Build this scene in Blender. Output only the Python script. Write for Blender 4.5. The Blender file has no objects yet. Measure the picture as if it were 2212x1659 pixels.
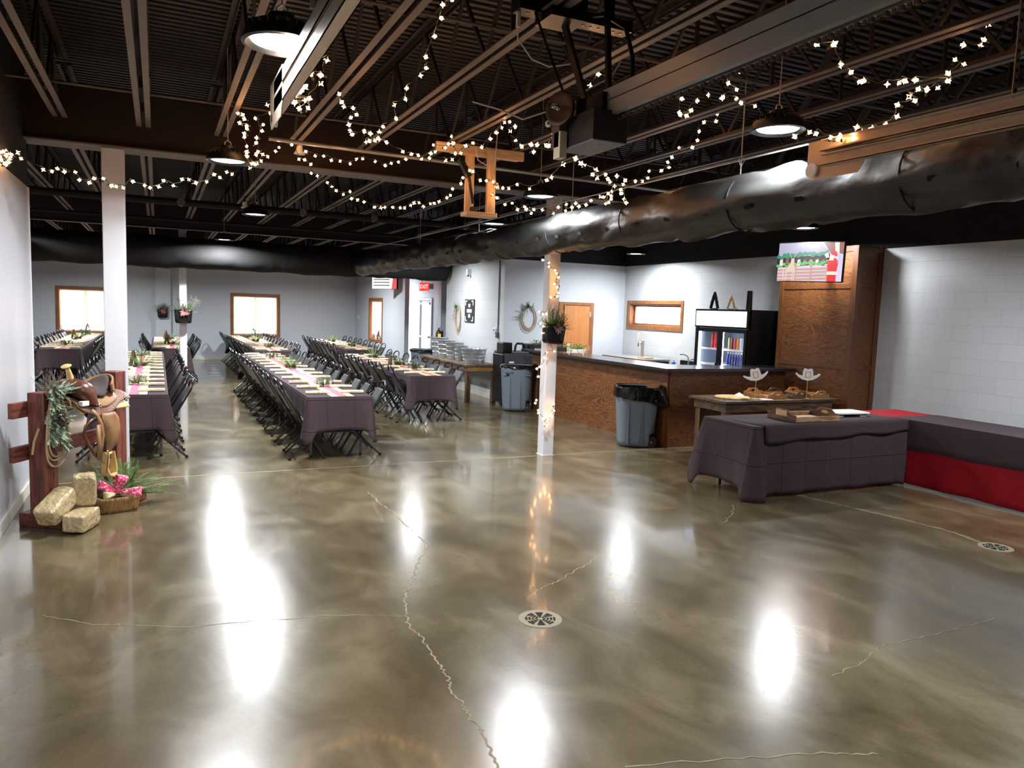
EXPO=0.0
import bpy, bmesh, math, random
from mathutils import Vector, Matrix, noise
PI=math.pi; rnd=random.Random(7)
SC=bpy.context.scene; COL=SC.collection
V=Vector
# ------------------------------------------------------------------ helpers
class MB:
    """collects shapes and links them as ONE mesh object"""
    def __init__(s): s.v=[]; s.f=[]; s.m=[]
    def add(s,vs,fs,mi=0,M=None):
        o=len(s.v)
        s.v+= [tuple(M@V(v)) if M else tuple(v) for v in vs]
        for f in fs: s.f.append(tuple(i+o for i in f)); s.m.append(mi)
        return s
    def box(s,x0,x1,y0,y1,z0,z1,mi=0,M=None):
        return s.add([(x0,y0,z0),(x1,y0,z0),(x1,y1,z0),(x0,y1,z0),(x0,y0,z1),(x1,y0,z1),(x1,y1,z1),(x0,y1,z1)],
            [(0,3,2,1),(4,5,6,7),(0,1,5,4),(1,2,6,5),(2,3,7,6),(3,0,4,7)],mi,M)
    def bar(s,a,b,w,h,mi=0,up=(0,0,1)):
        a=V(a);b=V(b);d=(b-a);L=d.length;d.normalize();u=V(up)
        if abs(d.dot(u))>.98: u=V((0,1,0))
        x=d.cross(u).normalized();y=x.cross(d).normalized()
        M=Matrix(((x.x,d.x,y.x,a.x),(x.y,d.y,y.y,a.y),(x.z,d.z,y.z,a.z),(0,0,0,1)))
        return s.box(-w/2,w/2,0,L,-h/2,h/2,mi,M)
    def tube(s,pts,r,n=6,mi=0,closed=False,r2=None):
        pts=[V(p) for p in pts];N=len(pts);vs=[];fs=[];prev=None
        for i,p in enumerate(pts):
            if closed: d=pts[(i+1)%N]-pts[i-1]
            else: d=pts[min(i+1,N-1)]-pts[max(i-1,0)]
            if d.length<1e-9: d=V((0,0,1))
            d.normalize()
            if prev is None:
                a=V((0,0,1)) if abs(d.z)<.9 else V((1,0,0)); x=d.cross(a).normalized()
            else: 
                x=prev-d*prev.dot(d)
                x=x.normalized() if x.length>1e-6 else d.orthogonal().normalized()
            prev=x;y=d.cross(x)
            rr=r if r2 is None else r+(r2-r)*i/max(1,N-1)
            for k in range(n):
                t=2*PI*k/n; vs.append(p+x*(math.cos(t)*rr)+y*(math.sin(t)*rr))
        for i in range(N if closed else N-1):
            j=(i+1)%N
            for k in range(n): fs.append((i*n+k,i*n+(k+1)%n,j*n+(k+1)%n,j*n+k))
        if not closed: fs.append(tuple(range(n))[::-1]); fs.append(tuple((N-1)*n+k for k in range(n)))
        return s.add(vs,fs,mi)
    def cyl(s,a,b,r,n=16,mi=0,r2=None): return s.tube([a,b],r,n,mi,False,r2)
    def lathe(s,prof,c=(0,0,0),n=20,mi=0,M=None,sx=1,sy=1):
        vs=[];fs=[];N=len(prof)
        for r,z in prof:
            for k in range(n):
                t=2*PI*k/n; vs.append((c[0]+r*math.cos(t)*sx,c[1]+r*math.sin(t)*sy,c[2]+z))
        for i in range(N-1):
            for k in range(n): fs.append((i*n+k,i*n+(k+1)%n,(i+1)*n+(k+1)%n,(i+1)*n+k))
        if prof[0][0]>1e-5: fs.append(tuple(range(n))[::-1])
        if prof[-1][0]>1e-5: fs.append(tuple((N-1)*n+k for k in range(n)))
        return s.add(vs,fs,mi,M)
    def prism(s,poly,t,M,mi=0):
        """2d polygon (x,y) extruded by t along local z"""
        n=len(poly);vs=[(x,y,0) for x,y in poly]+[(x,y,t) for x,y in poly]
        fs=[tuple(range(n))[::-1],tuple(range(n,2*n))]+[(i,(i+1)%n,(i+1)%n+n,i+n) for i in range(n)]
        return s.add(vs,fs,mi,M)
    def grid(s,nu,nv,fn,mi=0,cu=False):
        vs=[fn(i/(nu-(0 if cu else 1)),j/(nv-1)) for i in range(nu) for j in range(nv)];fs=[]
        for i in range(nu if cu else nu-1):
            for j in range(nv-1):
                a=i*nv+j;b=((i+1)%nu)*nv+j; fs.append((a,b,b+1,a+1))
        return s.add(vs,fs,mi)
    def mesh(s,name,mats,smooth=35):
        me=bpy.data.meshes.new(name); me.from_pydata(s.v,[],s.f)
        for m in (mats if isinstance(mats,(list,tuple)) else [mats]): me.materials.append(m)
        me.polygons.foreach_set('material_index',s.m)
        bm=bmesh.new();bm.from_mesh(me);bmesh.ops.recalc_face_normals(bm,faces=bm.faces);bm.to_mesh(me);bm.free()
        if smooth:
            me.polygons.foreach_set('use_smooth',[True]*len(me.polygons)); me.set_sharp_from_angle(angle=math.radians(smooth))
        me.update(); return me
    def build(s,name,mats,parent=None,smooth=35,bevel=0,solid=0,sub=0,loc=None):
        o=bpy.data.objects.new(name,s.mesh(name,mats,smooth)); COL.objects.link(o)
        if parent: o.parent=parent
        if loc: o.location=loc
        if solid: 
            m=o.modifiers.new('solid','SOLIDIFY'); m.thickness=solid; m.offset=0
        if sub:
            m=o.modifiers.new('sub','SUBSURF'); m.levels=sub; m.render_levels=sub
        if bevel:
            m=o.modifiers.new('bevel','BEVEL'); m.width=bevel; m.segments=2; m.limit_method='ANGLE'; m.angle_limit=math.radians(50)
        return o
def tag(o,label=None,cat=None,group=None,kind=None):
    if label: o['label']=label
    if cat: o['category']=cat
    if group: o['group']=group
    if kind: o['kind']=kind
    return o
def thing(name,label,cat,loc=(0,0,0),rz=0,group=None):
    o=bpy.data.objects.new(name,None); o.empty_display_size=.1; COL.objects.link(o)
    o.location=loc; o.rotation_euler=(0,0,rz); return tag(o,label,cat,group)
def dup(o,loc=None,rz=None,label=None,group=None,parent=None):
    c=o.copy(); COL.objects.link(c)
    if loc is not None: c.location=loc
    if rz is not None: c.rotation_euler=(0,0,rz)
    if parent is not None: c.parent=parent
    if label: c['label']=label
    if group: c['group']=group
    for ch in list(o.children): dup(ch,parent=c)
    return c
def struct(name,mb,mats,**k):
    o=mb.build(name,mats,**k); o['kind']='structure'; return o
def RZ(a,loc=(0,0,0)): return Matrix.Translation(loc)@Matrix.Rotation(a,4,'Z')
def frame(o,x,y,z=None):
    x=V(x).normalized();y=V(y).normalized();z=V(z) if z else x.cross(y)
    return Matrix(((x.x,y.x,z.x,o[0]),(x.y,y.y,z.y,o[1]),(x.z,y.z,z.z,o[2]),(0,0,0,1)))
def rrect(w,h,r,n=4,cx=0,cy=0):
    P=[]
    for (sx,sy,a0) in ((1,1,0),(-1,1,90),(-1,-1,180),(1,-1,270)):
        for k in range(n+1):
            a=math.radians(a0+90*k/n); P.append((cx+sx*(w/2-r)+r*math.cos(a),cy+sy*(h/2-r)+r*math.sin(a)))
    return P
# ------------------------------------------------------------------ materials
def srgb(r,g,b):
    f=lambda c:(c/255/12.92) if c/255<=.04045 else ((c/255+.055)/1.055)**2.4
    return (f(r),f(g),f(b),1)
def mat(name,col,rough=.5,metal=0,var=0,vs=8,bump=0,bs=60,emit=0,ecol=None,stretch=None,spec=.5,trans=0,ior=1.45,col2=None,det=4,coat=0,alpha=1,vr=(0.3,0.7)):
    m=bpy.data.materials.new(name); m.use_nodes=True; nt=m.node_tree; b=nt.nodes['Principled BSDF']
    if len(col)==3: col=srgb(*col)
    b.inputs['Base Color'].default_value=col; b.inputs['Roughness'].default_value=rough; b.inputs['Metallic'].default_value=metal
    b.inputs['Specular IOR Level'].default_value=spec; b.inputs['IOR'].default_value=ior
    if trans: b.inputs['Transmission Weight'].default_value=trans
    if coat: b.inputs['Coat Weight'].default_value=coat; b.inputs['Coat Roughness'].default_value=.1
    if alpha<1: b.inputs['Alpha'].default_value=alpha
    if emit:
        b.inputs['Emission Color'].default_value=(srgb(*ecol) if ecol else col); b.inputs['Emission Strength'].default_value=emit
    if var or bump:
        tc=nt.nodes.new('ShaderNodeTexCoord'); mp=nt.nodes.new('ShaderNodeMapping')
        nt.links.new(tc.outputs['Object'],mp.inputs['Vector'])
        if stretch: mp.inputs['Scale'].default_value=stretch
    if var:
        n=nt.nodes.new('ShaderNodeTexNoise'); n.inputs['Scale'].default_value=vs; n.inputs['Detail'].default_value=det
        nt.links.new(mp.outputs[0],n.inputs['Vector'])
        r=nt.nodes.new('ShaderNodeValToRGB'); r.color_ramp.elements[0].position=vr[0]; r.color_ramp.elements[1].position=vr[1]
        c2=(srgb(*col2) if col2 and len(col2)==3 else col2) if col2 else tuple(c*(1+var) for c in col[:3])+(1,)
        c1=col if col2 else tuple(c*(1-var) for c in col[:3])+(1,)
        r.color_ramp.elements[0].color=c1; r.color_ramp.elements[1].color=c2
        nt.links.new(n.outputs['Fac'],r.inputs[0]); nt.links.new(r.outputs[0],b.inputs['Base Color'])
    if bump:
        n2=nt.nodes.new('ShaderNodeTexNoise'); n2.inputs['Scale'].default_value=bs; n2.inputs['Detail'].default_value=3
        nt.links.new(mp.outputs[0],n2.inputs['Vector']); bp=nt.nodes.new('ShaderNodeBump'); bp.inputs['Strength'].default_value=bump
        bp.inputs['Distance'].default_value=.02
        nt.links.new(n2.outputs['Fac'],bp.inputs['Height']); nt.links.new(bp.outputs[0],b.inputs['Normal'])
    return m
def wood(name,c1,c2,axis='x',scale=3,rough=.42,str_=14,dist=3.5,coat=0,freq=26):
    """cathedral-grain wood: wave bands bent by noise, stretched along the grain"""
    m=bpy.data.materials.new(name); m.use_nodes=True; nt=m.node_tree; b=nt.nodes['Principled BSDF']; L=nt.links.new
    tc=nt.nodes.new('ShaderNodeTexCoord'); mp=nt.nodes.new('ShaderNodeMapping'); L(tc.outputs['Object'],mp.inputs['Vector'])
    s={'x':(1/str_,1,1),'y':(1,1/str_,1),'z':(1,1,1/str_)}[axis]; mp.inputs['Scale'].default_value=[c*scale for c in s]
    n=nt.nodes.new('ShaderNodeTexNoise'); n.inputs['Scale'].default_value=dist; n.inputs['Detail'].default_value=5; n.inputs['Distortion'].default_value=.6
    L(mp.outputs[0],n.inputs['Vector'])
    mu=nt.nodes.new('ShaderNodeMath'); mu.operation='MULTIPLY'; mu.inputs[1].default_value=freq; L(n.outputs['Fac'],mu.inputs[0])
    si=nt.nodes.new('ShaderNodeMath'); si.operation='SINE'; L(mu.outputs[0],si.inputs[0])
    n2=nt.nodes.new('ShaderNodeTexNoise'); n2.inputs['Scale'].default_value=dist*9; n2.inputs['Detail'].default_value=3; L(mp.outputs[0],n2.inputs['Vector'])
    ad=nt.nodes.new('ShaderNodeMath'); ad.operation='MULTIPLY_ADD'; ad.inputs[1].default_value=.35; L(si.outputs[0],ad.inputs[0]); L(n2.outputs['Fac'],ad.inputs[2])
    r=nt.nodes.new('ShaderNodeValToRGB'); r.color_ramp.elements[0].position=.1; r.color_ramp.elements[1].position=.8
    r.color_ramp.elements[0].color=srgb(*c2); r.color_ramp.elements[1].color=srgb(*c1)
    L(ad.outputs[0],r.inputs[0]); L(r.outputs[0],b.inputs['Base Color']); b.inputs['Roughness'].default_value=rough
    if coat: b.inputs['Coat Weight'].default_value=coat; b.inputs['Coat Roughness'].default_value=.25
    return m
def blockmat(name,col,groove):
    m=bpy.data.materials.new(name); m.use_nodes=True; nt=m.node_tree; b=nt.nodes['Principled BSDF']; L=nt.links.new
    tc=nt.nodes.new('ShaderNodeTexCoord'); sp=nt.nodes.new('ShaderNodeSeparateXYZ'); L(tc.outputs['Object'],sp.inputs[0])
    ad=nt.nodes.new('ShaderNodeMath'); L(sp.outputs[0],ad.inputs[0]); L(sp.outputs[1],ad.inputs[1])
    cb=nt.nodes.new('ShaderNodeCombineXYZ'); L(ad.outputs[0],cb.inputs[0]); L(sp.outputs[2],cb.inputs[1])
    br=nt.nodes.new('ShaderNodeTexBrick'); L(cb.outputs[0],br.inputs['Vector'])
    for k,v in (('Scale',1),('Mortar Size',.003),('Mortar Smooth',.6),('Brick Width',.4064),('Row Height',.2032)): br.inputs[k].default_value=v
    br.inputs['Color1'].default_value=srgb(*col); br.inputs['Color2'].default_value=srgb(*[c-4 for c in col]); br.inputs['Mortar'].default_value=srgb(*groove)
    L(br.outputs['Color'],b.inputs['Base Color']); b.inputs['Roughness'].default_value=.45
    n=nt.nodes.new('ShaderNodeTexNoise'); n.inputs['Scale'].default_value=90; n.inputs['Detail'].default_value=4; L(tc.outputs['Object'],n.inputs['Vector'])
    inv=nt.nodes.new('ShaderNodeMath'); inv.operation='MULTIPLY_ADD'; inv.inputs[1].default_value=-2; L(br.outputs['Fac'],inv.inputs[0]); L(n.outputs['Fac'],inv.inputs[2])
    bp=nt.nodes.new('ShaderNodeBump'); bp.inputs['Strength'].default_value=.35; bp.inputs['Distance'].default_value=.004; L(inv.outputs[0],bp.inputs['Height']); L(bp.outputs[0],b.inputs['Normal'])
    return m
def floormat():
    m=bpy.data.materials.new('polished_concrete'); m.use_nodes=True; nt=m.node_tree; b=nt.nodes['Principled BSDF']; L=nt.links.new
    tc=nt.nodes.new('ShaderNodeTexCoord')
    def nz(s,d,dis=0,st=(1,1,1)):
        mp=nt.nodes.new('ShaderNodeMapping'); mp.inputs['Scale'].default_value=st; mp.inputs['Rotation'].default_value=(0,0,.5); L(tc.outputs['Object'],mp.inputs[0])
        n=nt.nodes.new('ShaderNodeTexNoise'); n.inputs['Scale'].default_value=s; n.inputs['Detail'].default_value=d; n.inputs['Distortion'].default_value=dis; L(mp.outputs[0],n.inputs['Vector']); return n
    a=nz(.8,8,.8); c=nz(2.3,9,1.2,(1,.6,1)); e=nz(45,4)
    r=nt.nodes.new('ShaderNodeValToRGB'); els=r.color_ramp.elements
    els[0].position=.3; els[0].color=srgb(66,56,38); els[1].position=.72; els[1].color=srgb(124,113,88)
    x=els.new(.5); x.color=srgb(92,81,58)
    mx=nt.nodes.new('ShaderNodeMix'); mx.data_type='FLOAT'; mx.inputs[0].default_value=.55; L(a.outputs['Fac'],mx.inputs[2]); L(c.outputs['Fac'],mx.inputs[3])
    L(mx.outputs[0],r.inputs[0])
    r2=nt.nodes.new('ShaderNodeValToRGB'); r2.color_ramp.elements[0].position=.35; r2.color_ramp.elements[0].color=(.92,.92,.92,1); r2.color_ramp.elements[1].position=.75; r2.color_ramp.elements[1].color=(1.05,1.05,1.04,1)
    L(e.outputs['Fac'],r2.inputs[0])
    mm=nt.nodes.new('ShaderNodeMix'); mm.data_type='RGBA'; mm.blend_type='MULTIPLY'; mm.inputs[0].default_value=1; L(r.outputs[0],mm.inputs[6]); L(r2.outputs[0],mm.inputs[7])
    L(mm.outputs[2],b.inputs['Base Color'])
    rr=nt.nodes.new('ShaderNodeMapRange'); rr.inputs[1].default_value=.3; rr.inputs[2].default_value=.75; rr.inputs[3].default_value=.20; rr.inputs[4].default_value=.25
    L(c.outputs['Fac'],rr.inputs[0]); L(rr.outputs[0],b.inputs['Roughness'])
    b.inputs['IOR'].default_value=1.5; b.inputs['Specular IOR Level'].default_value=.5; b.inputs['Coat Weight'].default_value=.45; b.inputs['Coat Roughness'].default_value=.07
    w=nz(2.2,1,.2); bp=nt.nodes.new('ShaderNodeBump'); bp.inputs['Strength'].default_value=.02; bp.inputs['Distance'].default_value=.01; L(w.outputs['Fac'],bp.inputs['Height']); L(bp.outputs[0],b.inputs['Normal'])
    return m
M={}
M['floor']=floormat()
M['wall']=mat('grey_wall_paint',(190,195,201),.5,bump=.05,bs=180)
M['glosswall']=mat('satin_wall_paint',(186,188,194),.32,bump=.05,bs=6)
M['block']=blockmat('painted_block',(188,191,193),(164,166,168))
M['black']=mat('black_upper_paint',(7,6,6),.8)
M['deck']=mat('dark_roof_deck',(24,17,17),.55,var=.2,vs=3)
M['steel']=mat('dark_joist_paint',(40,28,26),.6,var=.2,vs=3)
M['chord']=mat('taupe_chord_paint',(86,75,68),.55,var=.12,vs=2)
M['beam']=mat('maroon_beam_paint',(34,20,19),.6)
M['base']=mat('cream_baseboard',(205,200,188),.4)
M['post']=mat('white_post_paint',(196,196,200),.38,bump=.08,bs=20)
M['oak']=wood('oak_veneer',(118,72,34),(78,44,20),'y',3.2,.42,5,1.7,coat=.1,freq=110)
M['oakx']=wood('oak_veneer_cross',(112,68,34),(74,42,20),'x',3.2,.42,5,1.7,coat=.1,freq=110)
M['oakv']=wood('oak_trim',(106,62,31),(84,48,24),'z',5,.4,14,2.5,coat=.15)
M['frame']=wood('oak_window_frame',(150,98,54),(118,72,34),'z',6,.4,12,3)
M['door']=wood('oak_door',(188,124,70),(172,108,56),'z',9,.42,16,3)
M['laminate']=mat('dark_counter_laminate',(38,36,40),.22)
M['rustic']=wood('rustic_dark_wood',(92,68,44),(46,32,22),'x',5,.5,10,3)
M['rusticy']=wood('rustic_grey_wood',(106,88,68),(60,46,34),'y',5,.5,10,3)
M['rusticv']=wood('rustic_leg_wood',(104,72,40),(52,34,20),'z',5,.55,8,3)
M['pine']=wood('pine_board',(206,178,148),(184,154,122),'z',5,.55,14,3)
M['pinex']=wood('pine_board_cross',(202,176,148),(180,150,118),'x',5,.55,14,3)
M['redwood']=wood('red_stained_timber',(118,62,46),(76,36,28),'z',6,.55,9,3)
M['redwoodx']=wood('red_stained_rail',(122,62,46),(78,36,28),'x',6,.55,9,3)
M['acacia']=wood('acacia_tray_wood',(176,138,98),(122,84,52),'x',6,.45,8,3)
M['acaciad']=wood('dark_tray_wood',(104,74,48),(66,42,26),'y',6,.45,8,3)
M['trayw']=wood('tan_tray_wood',(164,118,66),(134,92,48),'x',6,.45,8,3)
M['boardw']=wood('pale_board_wood',(206,172,120),(176,138,88),'x',6,.45,8,3)
M['cloth']=mat('plum_charcoal_cloth',(62,50,53),.85,bump=.12,bs=900,spec=.2)
M['redcloth']=mat('crimson_cloth',(138,12,26),.8,bump=.1,bs=900,spec=.25)
M['burlap']=mat('cream_burlap',(222,208,160),.9,var=.12,vs=300,bump=.3,bs=400)
M['bandana']=mat('rose_bandana',(198,72,98),.85,var=.3,vs=70,col2=(224,130,146),vr=(.5,.56))
M['napkin']=mat('ivory_napkin',(236,218,186),.85,bump=.15,bs=60)
M['twine']=mat('jute_twine',(150,118,76),.9)
M['blackmetal']=mat('black_powder_coat',(14,14,16),.28)
M['vinyl']=mat('black_vinyl',(30,32,35),.33,bump=.08,bs=200)
M['rubber']=mat('black_rubber',(16,16,16),.7)
M['greymetal']=mat('grey_table_leg',(92,92,104),.35,.4)
M['galv']=mat('galvanised_steel',(178,184,188),.28,.6,var=.15,vs=12,bump=.05,bs=20)
M['silver']=mat('brushed_steel',(176,172,166),.3,.55,bump=.03,bs=30)
M['zinc']=mat('zinc_track',(186,164,142),.38,.55,var=.08,vs=6)
M['chrome']=mat('chrome',(220,220,222),.08,1)
M['wire']=mat('dark_green_wire',(38,42,34),.6)
M['whitewire']=mat('white_cord',(200,188,176),.6)
M['bulb']=mat('warm_mini_bulb',(255,200,140),.4,emit=34,ecol=(255,184,120))
M['lamp']=mat('lamp_diffuser',(255,255,255),.4,emit=26,ecol=(236,244,255))
M['lamphouse']=mat('black_lamp_housing',(18,18,18),.45)
M['greyplastic']=mat('grey_bin_plastic',(98,108,118),.5,bump=.05,bs=30)
M['bag']=mat('black_bin_bag',(14,14,15),.14,bump=1,bs=16,stretch=(1,1,.35))
M['duct']=mat('black_fabric_duct',(32,33,32),.45,bump=1.0,bs=4.5,stretch=(1,.7,1))
M['ductd']=mat('black_duct_wrap',(11,10,10),.85,bump=.2,bs=5)
M['hole']=mat('duct_hole_black',(2,2,2),.9)
M['fern']=mat('fir_green',(78,108,50),.7,var=.35,vs=30)
M['fernl']=mat('bright_leaf_green',(120,150,66),.65,var=.3,vs=30)
M['sage']=mat('sage_green',(140,158,132),.75,var=.25,vs=40)
M['stem']=mat('brown_twig',(92,66,48),.8)
M['twig']=mat('pale_pink_twig',(150,124,112),.8)
M['berry']=mat('dark_berry',(28,20,34),.4)
M['white']=mat('white_plastic',(226,228,230),.4)
M['whiteb']=mat('white_blossom',(236,232,222),.8)
M['bloom']=mat('dusty_pink_petal',(150,98,90),.7,var=.2,vs=40)
M['mauve']=mat('dried_mauve_petal',(112,84,84),.75,var=.3,vs=40)
M['cone']=mat('pinecone_brown',(70,52,42),.8,var=.3,vs=60)
M['pot']=mat('black_glazed_bucket',(20,18,18),.16,var=.3,vs=10)
M['rope']=mat('lariat_rope',(186,160,122),.85,bump=.5,bs=300)
M['leather']=mat('tan_saddle_leather',(134,98,62),.5,var=.28,vs=9,bump=.1,bs=120)
M['leatherd']=mat('dark_brown_leather',(84,44,28),.32,var=.15,vs=6)
M['suede']=mat('charcoal_suede',(66,58,56),.9,bump=.2,bs=300)
M['tooled']=mat('tooled_leather',(122,84,66),.45,var=.35,vs=50,bump=.9,bs=90)
M['lightleather']=mat('pale_rawhide',(204,172,112),.45)
M['straw']=mat('straw_bale',(176,156,116),.35,var=.25,vs=45,bump=1,bs=26,coat=1)
M['bark']=mat('bark_basket',(146,110,66),.7,var=.4,vs=18,bump=1,bs=40,stretch=(3,3,.5))
M['pinkcloth']=mat('pink_bandana_bow',(206,52,96),.8,var=.3,vs=60,col2=(238,168,186),vr=(.5,.58))
M['redext']=mat('black_extinguisher',(30,14,12),.35)
M['yellow']=mat('yellow_label',(232,210,50),.5)
M['black2']=mat('gloss_black',(8,8,9),.3)
M['lead']=mat('black_board',(44,42,42),.7)
M['bubble']=mat('off_white_ceramic',(230,226,216),.4)
def glass(name,col=(1,1,1,1),rough=0.02,f0=.035):
    m=bpy.data.materials.new(name); m.use_nodes=True; nt=m.node_tree; nt.nodes.remove(nt.nodes['Principled BSDF']); L=nt.links.new
    o=nt.nodes['Material Output']; t=nt.nodes.new('ShaderNodeBsdfTransparent'); t.inputs[0].default_value=col
    g=nt.nodes.new('ShaderNodeBsdfGlossy'); g.inputs['Roughness'].default_value=rough
    lw=nt.nodes.new('ShaderNodeLayerWeight'); pw=nt.nodes.new('ShaderNodeMath'); pw.operation='POWER'; pw.inputs[1].default_value=5; L(lw.outputs['Facing'],pw.inputs[0])
    f=nt.nodes.new('ShaderNodeMath'); f.operation='MULTIPLY_ADD'; f.inputs[1].default_value=.9; f.inputs[2].default_value=f0; L(pw.outputs[0],f.inputs[0]); x=nt.nodes.new('ShaderNodeMixShader')
    L(f.outputs[0],x.inputs[0]); L(t.outputs[0],x.inputs[1]); L(g.outputs[0],x.inputs[2]); L(x.outputs[0],o.inputs['Surface']); return m
M['glass']=glass('clear_glass')
M['jar']=glass('jar_glass',(.8,.84,.84,1),.12,.22)
M['crease']=mat('creased_plum_cloth',(62,50,53),.85,spec=.2)
def creases():
    m=M['crease']; nt=m.node_tree; b=nt.nodes['Principled BSDF']; L=nt.links.new
    tc=nt.nodes.new('ShaderNodeTexCoord'); sp=nt.nodes.new('ShaderNodeSeparateXYZ'); L(tc.outputs['Object'],sp.inputs[0])
    ad=nt.nodes.new('ShaderNodeMath'); L(sp.outputs[0],ad.inputs[0]); L(sp.outputs[1],ad.inputs[1]); cb=nt.nodes.new('ShaderNodeCombineXYZ'); L(ad.outputs[0],cb.inputs[0]); L(sp.outputs[2],cb.inputs[1])
    br=nt.nodes.new('ShaderNodeTexBrick'); br.offset=0; L(cb.outputs[0],br.inputs['Vector'])
    for k,v in (('Scale',1),('Mortar Size',.008),('Mortar Smooth',1),('Brick Width',.33),('Row Height',.36)): br.inputs[k].default_value=v
    bp=nt.nodes.new('ShaderNodeBump'); bp.inputs['Strength'].default_value=.7; bp.inputs['Distance'].default_value=.01; L(br.outputs['Fac'],bp.inputs['Height']); L(bp.outputs[0],b.inputs['Normal'])
creases()
def blindmat():
    m=bpy.data.materials.new('cream_blind'); m.use_nodes=True; nt=m.node_tree; nt.nodes.remove(nt.nodes['Principled BSDF']); L=nt.links.new
    d=nt.nodes.new('ShaderNodeBsdfDiffuse'); d.inputs[0].default_value=srgb(236,218,200)
    t=nt.nodes.new('ShaderNodeBsdfTranslucent'); t.inputs[0].default_value=srgb(244,216,190); x=nt.nodes.new('ShaderNodeMixShader'); x.inputs[0].default_value=.42
    L(d.outputs[0],x.inputs[1]); L(t.outputs[0],x.inputs[2]); L(x.outputs[0],nt.nodes['Material Output'].inputs['Surface']); return m
M['blind']=blindmat()
M['sky']=mat('daylight_outside',(255,255,255),.5,emit=6.5,ecol=(240,246,255))
M['outside']=mat('snowy_yard_daylight',(255,255,255),.5,emit=5,ecol=(238,244,255))
def em(name,c,s): return mat(name,(3,3,3),.5,emit=s,ecol=c)
# ------------------------------------------------------------------ camera
cam=bpy.data.cameras.new('camera'); co=bpy.data.objects.new('camera',cam); COL.objects.link(co); SC.camera=co
cam.sensor_width=36; cam.lens=36*1624/2212; cam.clip_start=.05; cam.clip_end=200
r=V((0.9048795,-0.42436714,0.03325091)); u=V((0.01138447,0.10221376,0.99469731)); k=V((-0.42551555,-0.89970266,0.09732233))
co.matrix_world=Matrix(((r.x,u.x,k.x,0),(r.y,u.y,k.y,0),(r.z,u.z,k.z,1.83),(0,0,0,1)))
SC.view_settings.view_transform='Standard'; SC.view_settings.look='None'; SC.view_settings.gamma=1; SC.view_settings.use_curve_mapping=False
SC.view_settings.exposure=EXPO if 'EXPO' in globals() else 0.0
w=bpy.data.worlds.new('world'); SC.world=w; w.use_nodes=True; w.node_tree.nodes['Background'].inputs[0].default_value=(.6,.75,1,1); w.node_tree.nodes['Background'].inputs[1].default_value=.8
# ------------------------------------------------------------------ the room
PZ=2.84; TOP=4.35
def wall(name,axis,c,u0,u1,thick,mat_,holes=(),z1=TOP,pz=PZ,mats=None):
    """wall on plane axis=c, from c to c+thick; grey below pz, black above; holes=(u0,u1,z0,z1)"""
    us=sorted({u0,u1,*[h[0] for h in holes],*[h[1] for h in holes]}); zs=sorted({0,pz,z1,*[h[2] for h in holes],*[h[3] for h in holes]})
    mb=MB(); a,b=min(c,c+thick),max(c,c+thick)
    for j in range(len(zs)-1):
        i=0
        while i<len(us)-1:
            zc=(zs[j]+zs[j+1])/2
            hol=lambda q:any(h[0]<(us[q]+us[q+1])/2<h[1] and h[2]<zc<h[3] for h in holes)
            if hol(i): i+=1; continue
            e=i
            while e+1<len(us)-1 and not hol(e+1): e+=1
            mi=1 if zc>pz else 0
            if axis=='x': mb.box(a,b,us[i],us[e+1],zs[j],zs[j+1],mi)
            else: mb.box(us[i],us[e+1],a,b,zs[j],zs[j+1],mi)
            i=e+1
    return struct(name,mb,[M[mat_],M['black']],smooth=0)
fl=struct('floor',MB().box(-7.2,9.3,-5.2,25.4,-.1,0),M['floor'],smooth=0)
W1=(-2.57,-1.21,.80,2.04); W2=(2.13,3.49,.78,2.02); W3=(21.75,23.19,.80,2.0); W4=(11.65,13.4,1.60,2.05)
wall('wall_far','y',25.1,-7,9.3,.2,'wall',[W1,W2])
wall('wall_side','x',5.98,19.5,25.1,.12,'wall',[(21.75,23.19,.80,2.0)])
wall('wall_entry','x',6.9,16.7,25.1,.15,'block',[(19.95,21.0,0,2.05)])
wall('wall_block','x',6.2,13.8,16.9,.2,'block')
wall('wall_bar','y',13.6,6.2,9.02,.2,'wall',z1=3.42)
wall('wall_right','x',9.02,-5,13.6,.2,'block',[W4])
wall('wall_left','x',-1.1,-5,8.55,-.25,'glosswall')
wall('wall_annex','x',-6.8,8.4,25.1,-.2,'wall')
wall('wall_annex_front','y',8.3,-6.8,-1.35,-.2,'wall')
wall('wall_back','y',-5.0,-1.1,9.02,-.2,'wall')
# roof deck with ribs running across
mb=MB(); zc=4.05; y=-5.0; P=[]
while y<25.1:
    P+= [(y,zc+.04),(y+.035,zc+.04),(y+.045,zc),(y+.09,zc),(y+.1,zc+.04)]; y+=.1
n=len(P); vs=[(-7,p[0],p[1]) for p in P]+[(9.2,p[0],p[1]) for p in P]
mb.add(vs,[(i,i+1,i+1+n,i+n) for i in range(n-1)])
mb.box(-7,9.2,-5.1,25.2,4.2,4.3)
ceil=struct('ceiling',mb,M['deck'],smooth=0)
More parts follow.
